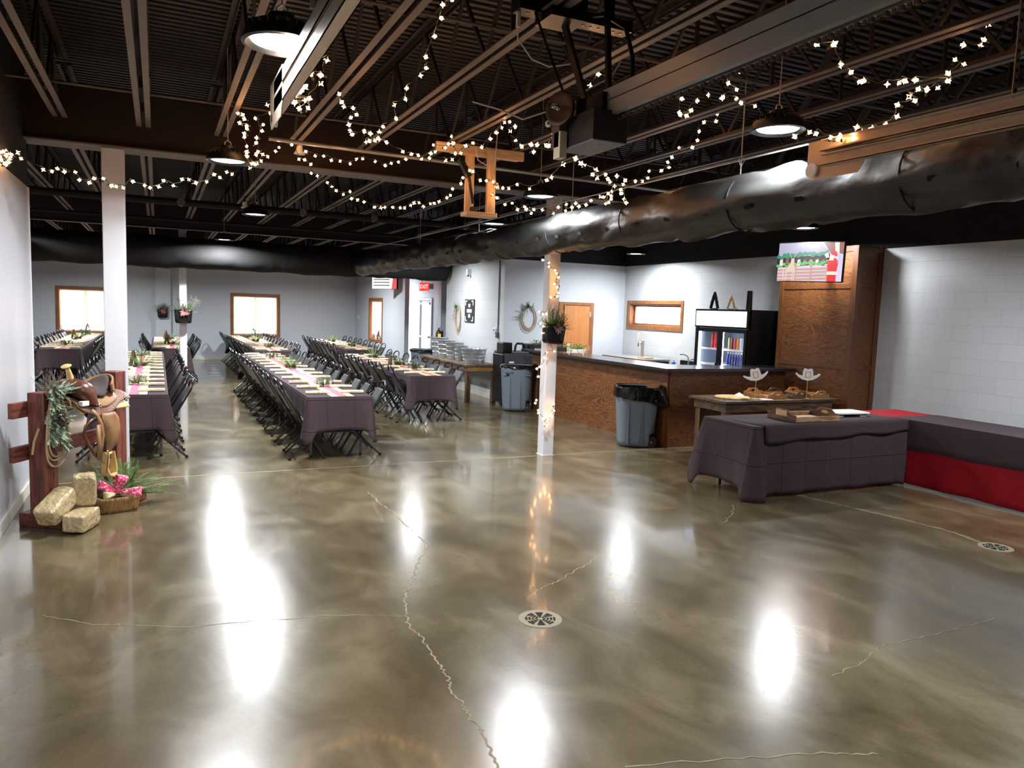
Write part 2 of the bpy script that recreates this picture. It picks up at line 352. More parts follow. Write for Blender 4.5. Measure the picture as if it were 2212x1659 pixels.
# floor marks: the sawn joint, the long crack and its branches
def ribbon(name,pts,w,m,z=.0012,jit=0,seg=8):
    q=[]
    for i in range(len(pts)-1):
        a=V(pts[i]);b=V(pts[i+1])
        for k in range(seg): q.append(a.lerp(b,k/seg))
    q.append(V(pts[-1])); mb=MB(); vs=[]
    for i,p in enumerate(q):
        d=(q[min(i+1,len(q)-1)]-q[max(i-1,0)]).normalized(); nn=V((-d.y,d.x)); o=nn*rnd.uniform(-jit,jit); ww=w*rnd.uniform(.5,1.3) if jit else w
        vs+=[(p.x+o.x+nn.x*ww/2,p.y+o.y+nn.y*ww/2,z),(p.x+o.x-nn.x*ww/2,p.y+o.y-nn.y*ww/2,z)]
    mb.add(vs,[(2*i,2*i+1,2*i+3,2*i+2) for i in range(len(q)-1)])
    return mb.build(name,m,fl,smooth=0)
M['joint']=mat('joint_filler',(146,136,106),.5); M['crack']=mat('pale_crack',(128,116,92),.6); M['scuff']=mat('pale_scuff',(116,106,82),.35)
JL=[(-1.1,8.38),(9.0,8.38)]
ribbon('control_joint',JL,.014,M['joint'])
CR=[CRACKS] if False else None
STR={
 'left_swag':[(-0.96,7.06,2.92),(-0.95,7.06,2.87),(-0.81,7.13,2.82),(-0.76,7.16,2.81),(-0.71,7.18,2.84),(-0.66,7.2,2.83),(-0.6,7.23,2.83),(-0.56,7.25,2.78),(-0.51,7.27,2.77),(-0.46,7.29,2.8),(-0.4,7.32,2.81),(-0.35,7.34,2.77),(-0.3,7.36,2.77),(-0.25,7.38,2.77),(-0.19,7.4,2.83),(-0.09,7.45,2.8),(-0.04,7.47,2.79),(0.02,7.49,2.81),(0.07,7.51,2.87),(0.15,7.54,2.84),(0.21,7.56,2.9),(0.27,7.58,2.91),(0.32,7.6,2.89),(0.43,7.64,2.92),(0.48,7.66,2.99),(0.55,7.68,2.97),(0.6,7.7,3.03),(0.66,7.72,3.02),(0.82,7.77,3.1)],
 'wall_bunch':[(-1.06,6.98,2.84),(-1.06,6.95,2.89),(-1.06,7.19,2.94),(-1.06,7.1,2.89),(-1.06,7.35,2.94),(-1.06,7.44,2.94),(-1.06,7.3,2.88),(-1.06,7.26,2.86),(-1.06,7.05,2.82),(-1.06,7.21,2.84),(-1.06,7.39,2.91),(-1.06,6.99,2.83),(-1.06,7.14,2.91),(-1.06,7.09,2.92),(-1.06,6.96,2.86),(-1.06,7.53,2.96)],
 'left_strand':[(0.64,6.9,3.4),(0.66,6.9,3.39),(0.69,6.9,3.36),(0.65,6.9,3.32),(0.71,6.9,3.31),(0.71,6.9,3.28),(0.69,6.9,3.24),(0.69,6.9,3.22),(0.7,6.9,3.13),(0.71,6.9,3.1),(0.69,6.9,3.09),(0.7,6.9,3.06),(0.7,6.9,3.05),(0.74,6.9,3.01),(0.76,6.9,3.0),(0.78,6.9,3.01),(0.81,6.9,3.03),(0.83,6.9,3.08),(0.78,6.9,3.07),(0.8,6.9,3.11),(0.77,6.9,3.17),(0.79,6.9,3.22),(0.83,6.9,3.33),(0.82,6.9,3.28),(0.78,6.9,3.38),(0.9,6.9,3.43),(0.92,6.9,3.48),(0.87,6.9,3.51),(0.93,6.9,3.6)],
 'rail_bunch':[(0.92,4.3,3.48),(0.91,4.3,3.39),(0.81,4.3,3.34),(0.8,4.3,3.28),(0.8,4.3,3.16),(0.85,4.3,3.16),(0.83,4.3,3.07),(0.77,4.3,3.06),(0.82,4.3,3.03),(0.75,4.3,2.94),(0.75,4.3,2.88),(0.73,4.3,2.93),(0.71,4.3,2.87),(0.69,4.3,2.91),(0.65,4.3,2.9),(0.64,4.3,2.94),(0.68,4.3,2.94),(0.71,4.3,2.96),(0.73,4.3,2.99),(0.7,4.3,3.0),(0.71,4.3,2.98),(0.68,4.3,3.05),(0.67,4.3,3.07),(0.66,4.3,3.09)],
 'upper_loop':[(1.44,3.95,3.46),(1.42,4.02,3.46),(1.46,4.2,3.46),(1.53,4.46,3.45),(1.59,4.82,3.43),(1.62,4.94,3.41),(1.63,5.06,3.39),(1.6,5.24,3.35),(1.64,5.4,3.32),(1.57,5.49,3.29),(1.66,5.71,3.24),(1.57,5.8,3.2),(1.58,5.91,3.17),(1.6,5.99,3.15),(1.57,6.03,3.13),(1.54,6.04,3.12),(1.51,6.05,3.12),(1.5,5.92,3.16),(1.46,5.91,3.16),(1.38,5.92,3.14),(1.34,5.89,3.15),(1.32,5.8,3.17),(1.3,5.7,3.2),(1.35,5.66,3.22),(1.29,5.55,3.23),(1.22,5.52,3.23),(1.18,5.46,3.24),(1.15,5.35,3.26)],
 'beam_swag':[(0.79,7.2,3.05),(0.95,7.56,3.19),(1.05,7.75,3.29),(1.11,7.88,3.35),(1.15,7.95,3.43),(1.26,8.15,3.44),(1.34,8.06,3.46),(1.39,8.01,3.36),(1.47,7.92,3.32),(1.54,7.85,3.31),(1.6,7.78,3.27),(1.67,7.71,3.25),(1.74,7.63,3.23),(1.8,7.56,3.26),(1.85,7.5,3.27),(1.94,7.42,3.24),(2.02,7.36,3.2),(2.08,7.31,3.22),(2.14,7.26,3.22),(2.2,7.2,3.25),(2.4,7.04,3.3),(2.43,7.01,3.31),(2.41,7.02,3.37),(2.49,6.95,3.35),(2.53,6.92,3.38),(2.56,6.9,3.39),(2.55,6.9,3.45)],
 'middle_swag':[(1.61,6.0,3.14),(1.68,6.05,3.13),(1.84,6.16,3.1),(1.93,6.22,3.1),(2.03,6.29,3.11),(2.06,6.31,3.09),(2.15,6.36,3.11),(2.33,6.47,3.14),(2.42,6.53,3.17),(2.52,6.58,3.24),(2.56,6.54,3.3),(2.59,6.45,3.31),(2.63,6.33,3.26),(2.65,6.24,3.32),(2.67,6.16,3.36),(2.69,6.08,3.39),(2.7,6.05,3.43),(2.65,5.8,3.37),(2.62,5.64,3.29),(2.66,5.82,3.31),(2.62,5.64,3.19),(2.59,5.47,3.11),(2.57,5.39,3.09),(2.48,5.03,3.03),(2.48,5.03,2.98),(2.44,4.88,2.99),(2.34,4.55,2.92),(2.32,4.48,2.9),(2.25,4.26,2.92),(2.15,4.0,2.93)],
 'lower_swag':[(1.26,8.15,3.44),(1.33,8.1,3.3),(1.39,8.06,3.29),(1.43,8.03,3.24),(1.45,8.02,3.16),(1.5,7.98,3.13),(1.59,7.93,3.06),(1.63,7.9,3.02),(1.67,7.87,2.98),(1.72,7.83,2.95),(1.79,7.79,2.97),(1.81,7.77,2.91),(1.86,7.74,2.89),(1.91,7.7,2.87),(2.01,7.63,2.83),(2.06,7.59,2.82),(2.1,7.57,2.82),(2.17,7.52,2.82),(2.22,7.49,2.82),(2.26,7.46,2.82),(2.31,7.42,2.85),(2.34,7.4,2.87),(2.38,7.37,2.87),(2.42,7.34,2.83),(2.48,7.3,2.86),(2.51,7.27,2.86),(2.56,7.24,2.88),(2.61,7.2,2.92),(2.64,7.17,2.94),(2.67,7.15,3.01),(2.73,7.11,3.05),(2.74,7.1,3.11)],
 'mount_swag':[(2.56,6.9,3.38),(2.59,6.91,3.29),(2.74,6.93,3.16),(2.78,6.93,3.15),(2.86,6.95,3.09),(2.95,6.96,3.09),(3.02,6.97,3.08),(3.06,6.98,3.05),(3.13,6.99,3.03),(3.2,6.98,3.04),(3.12,6.62,3.02),(2.97,6.06,2.9),(2.72,5.23,2.83),(2.64,5.0,2.81),(2.45,4.5,2.81),(2.23,3.95,2.72),(2.38,4.13,2.74),(2.45,4.22,2.75),(2.75,4.58,2.81),(2.69,4.5,2.76),(2.79,4.62,2.77),(2.99,4.84,2.84),(3.09,4.96,2.83),(3.13,5.0,2.82),(3.32,5.2,2.91),(3.46,5.3,2.91),(3.66,5.44,2.94),(3.78,5.52,2.97),(3.88,5.59,3.02),(3.92,5.61,3.08),(4.16,5.76,3.13),(4.28,5.84,3.19),(4.3,5.86,3.24),(4.38,5.91,3.3),(4.5,5.98,3.41),(4.54,5.85,3.4),(4.55,5.76,3.45),(4.54,5.75,3.52),(4.54,5.67,3.59),(4.54,5.53,3.57),(4.53,5.49,3.62),(4.53,5.46,3.69),(4.52,5.4,3.75)],
 'right_loop':[(3.19,3.65,3.44),(3.19,3.76,3.42),(3.41,3.96,3.41),(3.33,4.02,3.39),(3.47,4.12,3.38),(3.59,4.18,3.38),(3.58,4.28,3.35),(3.7,4.3,3.36),(3.82,4.37,3.36),(3.97,4.39,3.37),(4.27,4.6,3.33),(4.35,4.57,3.36)],
 'right_dip':[(3.71,4.6,3.46),(3.59,4.6,3.4),(3.54,4.6,3.33),(3.5,4.6,3.29),(3.46,4.6,3.28),(3.44,4.6,3.3),(3.45,4.6,3.4),(3.42,4.6,3.42),(3.35,4.6,3.48),(3.34,4.6,3.51)],
 'opener_strand':[(2.91,4.3,3.29),(2.86,4.3,3.24),(2.64,4.3,3.35),(2.56,4.3,3.35),(2.51,4.3,3.27)],
 'duct_swag':[(3.06,7.1,2.98),(3.1,7.03,2.94),(3.14,6.96,2.88),(3.18,6.88,2.89),(3.22,6.81,2.81),(3.25,6.74,2.84),(3.27,6.7,2.82),(3.29,6.66,2.77),(3.31,6.62,2.8),(3.35,6.52,2.8),(3.4,6.41,2.76),(3.42,6.35,2.8),(3.46,6.26,2.82),(3.46,6.26,2.77),(3.49,6.19,2.79),(3.5,6.14,2.83),(3.52,6.11,2.8),(3.54,6.04,2.8),(3.55,5.99,2.84),(3.59,5.87,2.87),(3.6,5.83,2.85),(3.61,5.83,2.8),(3.61,5.79,2.88),(3.63,5.75,2.86),(3.63,5.75,2.83),(3.62,5.77,2.8),(3.63,5.74,2.9),(3.63,5.71,2.94),(3.65,5.66,2.91),(3.66,5.63,2.94),(3.66,5.63,2.87),(3.67,5.61,2.82),(3.67,5.6,2.79)],
 'far_right_swag':[(3.04,3.0,3.39),(3.06,3.0,3.31),(3.08,3.0,3.24),(3.2,3.0,3.26),(3.26,3.0,3.17),(3.34,3.0,3.14),(3.41,3.0,3.11),(3.46,3.0,3.12),(3.63,3.0,3.13),(3.71,3.0,3.15),(3.75,3.0,3.17),(3.87,3.0,3.19),(4.11,3.0,3.22),(4.13,3.0,3.26),(4.24,3.0,3.33),(4.16,3.0,3.34),(4.24,3.0,3.44),(4.38,3.0,3.46),(4.42,3.0,3.5),(4.43,3.0,3.59)],
 'rail_swag':[(3.49,3.5,2.92),(3.53,3.44,2.94),(3.56,3.4,2.94),(3.6,3.34,2.9),(3.62,3.31,2.89),(3.63,3.29,2.9),(3.66,3.23,2.89),(3.67,3.21,2.95),(3.68,3.19,2.92),(3.71,3.13,2.93),(3.78,3.01,2.9),(3.76,3.06,2.91),(3.74,3.08,2.94),(3.76,3.03,2.98),(3.76,3.02,3.04),(3.87,3.0,3.07),(3.81,3.0,3.09),(3.89,3.0,3.14),(3.95,3.0,3.14),(4.04,3.0,3.18)],
 'column_wrap':[(4.27,8.29,2.46),(4.36,8.29,2.42),(4.38,8.29,2.38),(4.46,8.29,2.34),(4.49,8.29,2.3),(4.5,8.29,2.25),(4.47,8.29,2.18),(4.51,8.29,2.14),(4.51,8.29,2.06),(4.49,8.29,2.02),(4.41,8.29,2.0),(4.35,8.29,1.8),(4.27,8.29,1.82),(4.3,8.29,1.79),(4.27,8.29,1.68),(4.31,8.29,1.65),(4.33,8.29,1.64),(4.32,8.29,1.56),(4.48,8.29,1.34),(4.38,8.29,1.32),(4.34,8.29,1.26),(4.32,8.29,1.15),(4.28,8.29,1.14),(4.26,8.29,1.11),(4.27,8.29,1.02),(4.26,8.29,0.72),(4.26,8.29,0.69),(4.29,8.29,0.59),(4.29,8.29,0.56),(4.37,8.29,0.49),(4.38,8.29,0.47),(4.41,8.29,0.4),(4.42,8.29,0.47),(4.45,8.29,0.47),(4.51,8.29,0.52),(4.51,8.29,0.59),(4.51,8.29,0.66)],
}
for pts,wd,mm,jt in (([(1.86,7.17),(1.86,6.66),(1.89,6.34),(1.87,6.07),(1.87,5.78),(1.87,5.61),(1.88,5.42),(1.78,5.2),(1.66,5.0),(1.58,4.81),(1.48,4.61),(1.41,4.47),(1.34,4.24),(1.32,4.15),(1.29,4.01),(1.31,3.82),(1.3,3.66),(1.29,3.51),(1.29,3.36),(1.26,3.26),(1.26,3.1),(1.25,2.96),(1.26,2.84),(1.25,2.74),(1.21,2.59),(1.15,2.2)],.011,M['crack'],.012),
    ([(1.32,4.15),(1.17,4.22),(.89,4.32),(.68,4.35),(.47,4.39),(.14,4.43),(-.35,4.65),(-.62,4.89)],.006,M['crack'],.008),
    ([(2.13,4.15),(2.29,4.28),(2.45,4.35),(2.67,4.49),(2.85,4.6),(3.03,4.75)],.007,M['crack'],.012),
    ([(4.55,5.13),(4.8,5.3),(5.12,5.62)],.01,M['crack'],.02),
    ([(3.15,2.65),(3.45,2.7),(3.7,2.81),(4.07,2.8),(4.76,2.82)],.006,M['crack'],.01),
    ([(1.7,2.4),(2.18,2.26),(2.59,2.14),(2.76,2.06)],.008,M['crack'],.01)):
    ribbon('crack',pts,wd,mm,jit=jt)
ribbon('trench_patch',[(6.03,5.93),(6.14,5.38),(6.25,4.91),(6.33,4.59),(6.37,4.21),(6.31,3.92)],.05,M['scuff'],jit=.01)
for i,(x,y) in enumerate(((2.05,3.83),(6.3,3.79))):
    t=thing('floor_drain',['round grated floor drain in the open floor before the lit column','round grated floor drain near the red table skirt'][i],'drain',(x,y,0))
    mb=MB(); mb.lathe([(.0,.0015),(.105,.0015),(.12,.003),(.13,.003),(.132,0)],n=32); mb.build('rim',M['crack'],t)
    mb=MB()
    for rr in (.025,.045,.065,.085):
        for q in range(8):
            a0=q*PI/4+.12;a1=a0+PI/4-.24; pts=[(rr*math.cos(a0+(a1-a0)*k/4),rr*math.sin(a0+(a1-a0)*k/4)) for k in range(5)]
            vs=[];
            for (px_,py_) in pts:
                d=V((px_,py_)).normalized(); vs+=[(px_-d.x*.006,py_-d.y*.006,.0042),(px_+d.x*.006,py_+d.y*.006,.0042)]
            mb.add(vs,[(2*j,2*j+1,2*j+3,2*j+2) for j in range(4)])
    mb.build('slots',M['hole'],t,smooth=0)
# baseboards
def bb(name,x0,x1,y0,y1): struct(name,MB().box(x0,x1,y0,y1,0,.11),M['base'],smooth=0,bevel=.003)
bb('baseboard_left',-1.1,-1.085,-5,8.55); bb('baseboard_far',-6.8,5.98,25.08,25.1); bb('baseboard_side',5.965,5.98,19.5,25.08)
bb('baseboard_block',6.185,6.2,13.6,16.9); bb('baseboard_bar',6.2,9.02,13.585,13.6)
bb('baseboard_end',-1.36,-1.1,8.55,8.565)
struct('trim_left',MB().box(-1.125,-1.09,8.535,8.565,0,PZ),M['white'],smooth=0,bevel=.004)
struct('trim_pilaster',MB().box(-.05,.36,24.95,25.1,0,PZ).box(-.05,.36,24.95,25.1,PZ,TOP,1),[M['wall'],M['black']],smooth=0)
struct('trim_entry',MB().box(6.68,6.9,18.6,18.78,0,PZ).box(6.68,6.9,18.6,18.78,PZ,TOP,1),[M['wall'],M['black']],smooth=0)
struct('trim_corner',MB().box(6.19,6.21,13.59,13.61,0,PZ),M['base'],smooth=0)
# windows ---------------------------------------------------------------
def window(name,M4,w,h,frame_w=.07,depth=.16,blind=True,gap=.14,mull=True):
    """local: x along wall, y out of the room, z up, origin lower left of opening at the room face"""
    mb=MB(); f=frame_w
    for a in ((-f,w+f,-.018,.0,-f,0),(-f,w+f,-.018,.0,h,h+f),(-f,0,-.018,0,0,h),(w,w+f,-.018,0,0,h)): mb.box(*a)
    for a in ((0,.02,0,depth,0,h),(w-.02,w,0,depth,0,h),(.02,w-.02,0,depth,h-.02,h),(.02,w-.02,0,depth,0,.02)): mb.box(*a)
    o=struct(name,mb,M['frame'],smooth=0,bevel=.003); o.matrix_world=M4
    s=MB(); sw=.035
    for a in ((.02,w-.02,depth-.05,depth-.02,.02,.02+sw),(.02,w-.02,depth-.05,depth-.02,h-.02-sw,h-.02),(.02,.02+sw,depth-.05,depth-.02,.02+sw,h-.02-sw),(w-.02-sw,w-.02,depth-.05,depth-.02,.02+sw,h-.02-sw)): s.box(*a)
    if mull: s.box(w/2-.03,w/2+.03,depth-.05,depth-.02,.02+sw,h-.02-sw)
    s.build('sash',M['white'] if blind else M['frame'],o,smooth=0)
    MB().box(.02,w-.02,depth-.038,depth-.034,.02,h-.02).build('pane',M['glass'],o,smooth=0)
    MB().box(-.3,w+.5,depth+.12,depth+.13,-.3,h+.3).build('outdoor_light',M['sky'] if blind else M['outside'],o,smooth=0)
    if blind:
        for bx0,bx1 in (((.03,w/2-.008),(w/2+.008,w-.03)) if mull else ((.03,w-.03),)):
            b=MB(); z=h-.05
            b.box(bx0,bx1,.05,.09,h-.05,h-.02)
            while z>gap+.03:
                b.add([(bx0,.055,z-.022),(bx1,.055,z-.022),(bx1,.083,z+.008),(bx0,.083,z+.008)],[(0,1,2,3)]); z-=.028
            b.box(bx0,bx1,.06,.08,gap,gap+.02)
            b.build('blind',M['blind'],o,smooth=0)
    return o
window('window_1',frame((W1[0],25.1,W1[2]),(1,0,0),(0,1,0)),W1[1]-W1[0],W1[3]-W1[2])
window('window_2',frame((W2[0],25.1,W2[2]),(1,0,0),(0,1,0)),W2[1]-W2[0],W2[3]-W2[2])
window('window_3',frame((5.98,23.19,.80),(0,-1,0),(1,0,0)),1.44,1.2,depth=.22)
window('window_4',frame((9.02,W4[1],W4[2]),(0,-1,0),(1,0,0)),W4[1]-W4[0],W4[3]-W4[2],blind=False,mull=False)
# sill decorations on the window ledges
# doors -------------------------------------------------------------------
d=struct('door_1',MB().box(7.54,8.14,13.545,13.585,0,1.97),M['door'],smooth=0,bevel=.003)
mb=MB(); mb.box(7.42,7.53,13.56,13.6,0,2.04).box(8.15,8.25,13.56,13.6,0,2.04).box(7.53,8.15,13.56,13.6,1.98,2.04); mb.build('door_frame',M['frame'],d,smooth=0,bevel=.004)
for z in (.3,1.05,1.75): MB().box(8.13,8.155,13.53,13.548,z,z+.1).build('hinge',M['silver'],d,smooth=0)
MB().lathe([(0,0),(.03,0),(.03,.01),(.012,.012),(.012,.04),(.028,.05),(.026,.07),(0,.075)],n=14).build('door_knob',M['silver'],d,loc=(7.62,13.545,1.0)).rotation_euler=(PI/2,0,0)
d=struct('door_2',MB().box(6.92,6.96,20.0,20.95,.01,2.02),M['white'],smooth=0,bevel=.003)
mb=MB(); mb.box(6.87,6.94,19.9,20.0,0,2.1).box(6.87,6.94,20.95,21.05,0,2.1).box(6.87,6.94,20.0,20.95,2.03,2.1); mb.build('door_frame',M['white'],d,smooth=0,bevel=.004)
M['litpane']=mat('daylit_door_lite',(255,255,255),.4,emit=3.5,ecol=(240,246,255))
for z in (.9,1.22,1.54): MB().box(6.905,6.93,20.15,20.42,z,z+.28).build('door_lite',M['litpane'],d,smooth=0)
MB().box(6.84,6.9,20.05,20.85,1.92,1.97).build('door_closer',M['silver'],d,smooth=0,bevel=.006)
MB().box(6.82,6.92,20.05,20.9,.98,1.03).build('push_bar',M['silver'],d,smooth=0,bevel=.006)
# steel: beams, joists, columns -------------------------------------------
def ibeam(name,y,x0,x1,z0,z1,w=.16,label=None):
    mb=MB(); mb.box(x0,x1,y-w/2,y+w/2,z0,z0+.014,1); mb.box(x0,x1,y-w/2,y+w/2,z1-.014,z1,0); mb.box(x0,x1,y-.006,y+.006,z0+.014,z1-.014,0)
    return tag(mb.build(name,[M['beam'],M['chord']],smooth=0),label,'beam')
ibeam('steel_beam',8.49,-6.7,9.0,3.26,3.80,w=.34,label='deep dark steel roof beam spanning above the two front columns')
ibeam('steel_beam',17.14,-6.7,9.0,3.26,3.80,label='dark steel roof beam further back beyond the fabric duct')
def column(x,y,wx,wy,label,zt,dark=False):
    t=thing('steel_column',label,'column',(x,y,0))
    MB().box(-wx/2,wx/2,-wy/2,wy/2,0,zt).build('shaft',M['post'],t,smooth=0,bevel=.008)
    if zt<3.25: MB().box(-wx/2,wx/2,-wy/2,wy/2,zt,3.26).build('capital',M['black'],t,smooth=0)
    MB().box(-wx/2-.01,wx/2+.01,-wy/2-.01,wy/2+.01,.0,.004).build('footing',M['base'],t,smooth=0)
    return t
column(-.375,8.47,.2,.16,'white steel column on the left beside the saddle stand',3.26)
column(4.5,8.45,.15,.16,'white steel column wrapped in warm string lights before the bar',3.26)
column(.48,17.14,.14,.14,'slim white far column with a hanging planter between table rows',3.26)
# bar joists
JX=[-.1+.69*k for k in range(-9,14)]
def joist(y0,y1,z0,z1):
    z1=4.043
    mb=MB(); g=.018; w=.045
    for s in (-1,1):
        a,b=sorted((s*g,s*(g+w))); mb.box(a,b,y0+.05,y1-.05,z0,z0+.006,1); a,b=sorted((s*g,s*(g+.005))); mb.box(a,b,y0+.05,y1-.05,z0+.006,z0+.045,0)
        a,b=sorted((s*g,s*(g+w))); mb.box(a,b,y0-.1,y1+.1,z1-.006,z1,0); a,b=sorted((s*g,s*(g+.005))); mb.box(a,b,y0-.1,y1+.1,z1-.045,z1-.006,0)
    y=y0+.1;up=True;st=.42
    while y+st<y1:
        a=(0,y,z0+.02 if up else z1-.03);b=(0,y+st,z1-.03 if up else z0+.02); mb.bar(a,b,.022,.022,0)
        if up: mb.bar((0,y+st,z1-.03),(0,y+st,z0+.02),.03,.012,0) if int(y*10)%2==0 else None
        y+=st;up=not up
    return mb
jm1=joist(-4.6,8.28,3.46,4.02).mesh('joist',[M['steel'],M['chord']],0)
jm2=joist(8.75,16.9,3.46,4.02).mesh('joist',[M['steel'],M['chord']],0)
jm3=joist(17.4,24.9,3.46,4.02).mesh('joist',[M['steel'],M['chord']],0)
ORD=['first','second','third','fourth','fifth','sixth','seventh','eighth','ninth','tenth','eleventh','twelfth','thirteenth','fourteenth','fifteenth','sixteenth','seventeenth','eighteenth','nineteenth','twentieth','twenty-first','twenty-second','twenty-third','twenty-fourth']
for bay,(jm,word) in enumerate(((jm1,'front'),(jm2,'middle'),(jm3,'far'))):
    q=0
    for x in JX:
        if bay==0 and x<-1.0 or x>8.95 or (bay==2 and (x<-3.5 or x>6)): continue
        o=bpy.data.objects.new('bar_joist',jm); COL.objects.link(o); o.location=(x,0,0)
        tag(o,'open-web steel roof joist in the %s bay, %s from the left'%(word,ORD[q]),'joist','roof joists of the %s bay'%word); q+=1
# bridging rods and conduits across the joists
def rod(name,a,b,r,mm,label,cat='pipe',group=None,n=8): return tag(MB().cyl(a,b,r,n).build(name,mm),label,cat,group)
rod('bridging_rod',(-1.1,7.5,3.6),(9,7.5,3.6),.012,M['chord'],'thin bridging rod across the joists just before the deep beam','rod')
rod('bridging_rod',(-1.1,4.6,3.62),(9,4.6,3.62),.012,M['chord'],'thin bridging rod across the joists over the open floor','rod')
rod('bridging_rod',(-6.7,10.4,3.62),(9,10.4,3.62),.012,M['chord'],'thin bridging rod across the joists beyond the deep beam','rod')
rod('sprinkler_pipe',(-6.7,13.0,3.33),(6.2,13.0,3.33),.055,M['ductd'],'thick dark pipe crossing the ceiling over the dining tables')
rod('sprinkler_pipe',(-6.7,16.2,3.36),(6.2,16.2,3.36),.03,M['ductd'],'thin dark pipe crossing the ceiling behind the thick one')
rod('sprinkler_pipe',(1.0,7.85,3.42),(9.0,7.95,3.36),.02,M['silver'],'bare metal conduit running below the deep beam to the right')
for i,x in enumerate((-1.9,.35,1.3,2.2,3.4,5.1)):
    tag(MB().cyl((x,13.0,3.35),(x,13.0,3.5),.005,6).cyl((x,12.94,3.33),(x,13.06,3.33),.06,10).build('pipe_hanger',M['chord']),'small pipe hanger on the thick ceiling pipe, %s from the left'%ORD[i],'hanger','hangers on the thick ceiling pipe')
mb=MB()
for q in range(7):
    z=3.5; pts=[(-6+1.2*k,14.0+.04*q+rnd.uniform(-.04,.04),3.47+.012*q-.05*abs(math.sin(k*1.7+q*.2))) for k in range(11)]; mb.tube(pts,.006,5)
tag(mb.build('cable_bundle',M['whitewire']),'sagging bundle of pale cables laid over the far ceiling joists','cables')
# ducts ---------------------------------------------------------------------
def ductmesh(p0,p1,r,n=28,seg=.09,wr=.012,period=1.45,phase=.3,sag=0):
    p0=V(p0);p1=V(p1);d=(p1-p0);L=d.length;d.normalize();x=d.cross(V((0,0,1))).normalized();y=V((0,0,1)); N=int(L/seg); mb=MB()
    def f(a,b):
        s=b*L;t=a*2*PI; q=((s+phase)%period)/period; pin=math.exp(-(min(q,1-q)*period/.05)**2)
        w=noise.fractal(V((math.cos(t)*1.6,math.sin(t)*1.6,s*2.2)),1,2,3)*wr*2.2
        amp=(1-pin)*1.0; rr=r+w*amp-.012*pin
        p=p0+d*s+x*(rr*math.cos(t))+y*(rr*math.sin(t)-(sag*math.sin(PI*b)))
        return p
    mb.grid(n,N+1,f,cu=True); nn=N+1
    return mb,x,d
t=thing('fabric_duct','long wrinkled black fabric duct running the depth of the hall','duct',(4.05,0,2.69))
mb,_,_=ductmesh((0,-4.5,0),(0,16.45,0),.205,wr=.02); mb.build('sleeve',M['duct'],t,smooth=60)
for q in range(13):
    y=-4.2+1.45*q; MB().tube([(math.cos(a*PI/12)*.209,y,math.sin(a*PI/12)*.209) for a in range(24)],.006,5,closed=True).build('hoop',M['ductd'],t)
hole=MB(); hole.prism(rrect(.075,.035,.014),.006,Matrix.Identity(4)); hm=hole.mesh('hole',M['hole'],0)
y=-1.0
while y<16.2:
    a=math.radians(197); o=bpy.data.objects.new('air_hole',hm); COL.objects.link(o); o.parent=t
    nrm=V((math.cos(a),0,math.sin(a))); o.matrix_local=frame((nrm.x*.203,y,nrm.z*.203),(0,1,0),nrm.cross(V((0,1,0))).normalized(),nrm); y+=.48
t2=thing('fabric_duct','large black duct crossing the hall above the far tables','duct',(0,16.74,2.77))
mb,_,_=ductmesh((-6.7,0,0),(6.1,0,0),.31,wr=.012,period=3.1); mb.build('sleeve',M['ductd'],t2,smooth=60)
mb=MB(); mb.lathe([(0,.05),(.15,.045),(.27,.02),(.31,-.03)],n=28); o=mb.build('end_cap',M['ductd'],t2,loc=(6.1,0,0)); o.rotation_euler=(0,PI/2,0)
t3=thing('fabric_duct','ribbed black duct at the far left beyond the wall end','duct',(-2.35,0,2.72))
mb,_,_=ductmesh((0,9.2,0),(0,16.4,0),.2,wr=.006,period=.45); mb.build('sleeve',M['duct'],t3,smooth=60)
# suspension cable of the long duct
mb=MB(); mb.cyl((4.05,-4.5,3.03),(4.05,16.3,3.03),.006,6)
o=tag(mb.build('suspension_cable',M['silver']),'thin steel cable stretched above the long fabric duct','cable')
for y in (1.2,4.6,7.2,9.8,12.4): MB().cyl((4.05,y,2.9),(4.05,y,4.05),.005,5).tube([(4.02,y,3.03),(4.05,y,3.07),(4.08,y,3.03),(4.05,y,2.98)],.004,5,closed=True).build('hanger_rod',M['silver'],o)
# high-bay lamps --------------------------------------------------------------
LL=[(.54,3.78,3.04,'round high bay lamp behind the left door track, nearest of the left run'),(.57,7.15,3.05,'round high bay lamp beside the left string light cluster'),(1.24,11.1,3.04,'round high bay lamp over the centre table row before the thick pipe'),
    (1.2,15.95,3.03,'smallest round high bay lamp seen above the far table row'),(3.84,4.02,3.12,'round high bay lamp glowing above the fabric duct on the right'),(3.66,7.2,3.04,'round high bay lamp left of the light-wrapped column'),
    (7.95,7.7,3.08,'round high bay lamp above the bar television'),(8.2,12.05,2.98,'round high bay lamp in the corner above the oak door'),(4.3,9.85,3.04,'round high bay lamp hidden behind the long duct'),
    (4.95,15.3,3.04,'round high bay lamp beyond the crossing duct end'),(-3.2,11.1,3.04,'round high bay lamp in the left annex'),(-2.6,15.6,3.04,'round high bay lamp in the far left annex'),
    (.54,.2,3.05,'round high bay lamp over the left of the open floor'),(3.6,-.1,3.05,'round high bay lamp over the right of the open floor'),(7.6,3.4,3.05,'round high bay lamp over the buffet tables'),(3.6,20.8,3.04,'round high bay lamp near the far centre window'),(-1.2,21,3.04,'round high bay lamp near the far left window')]
LPW=1.0
first=None
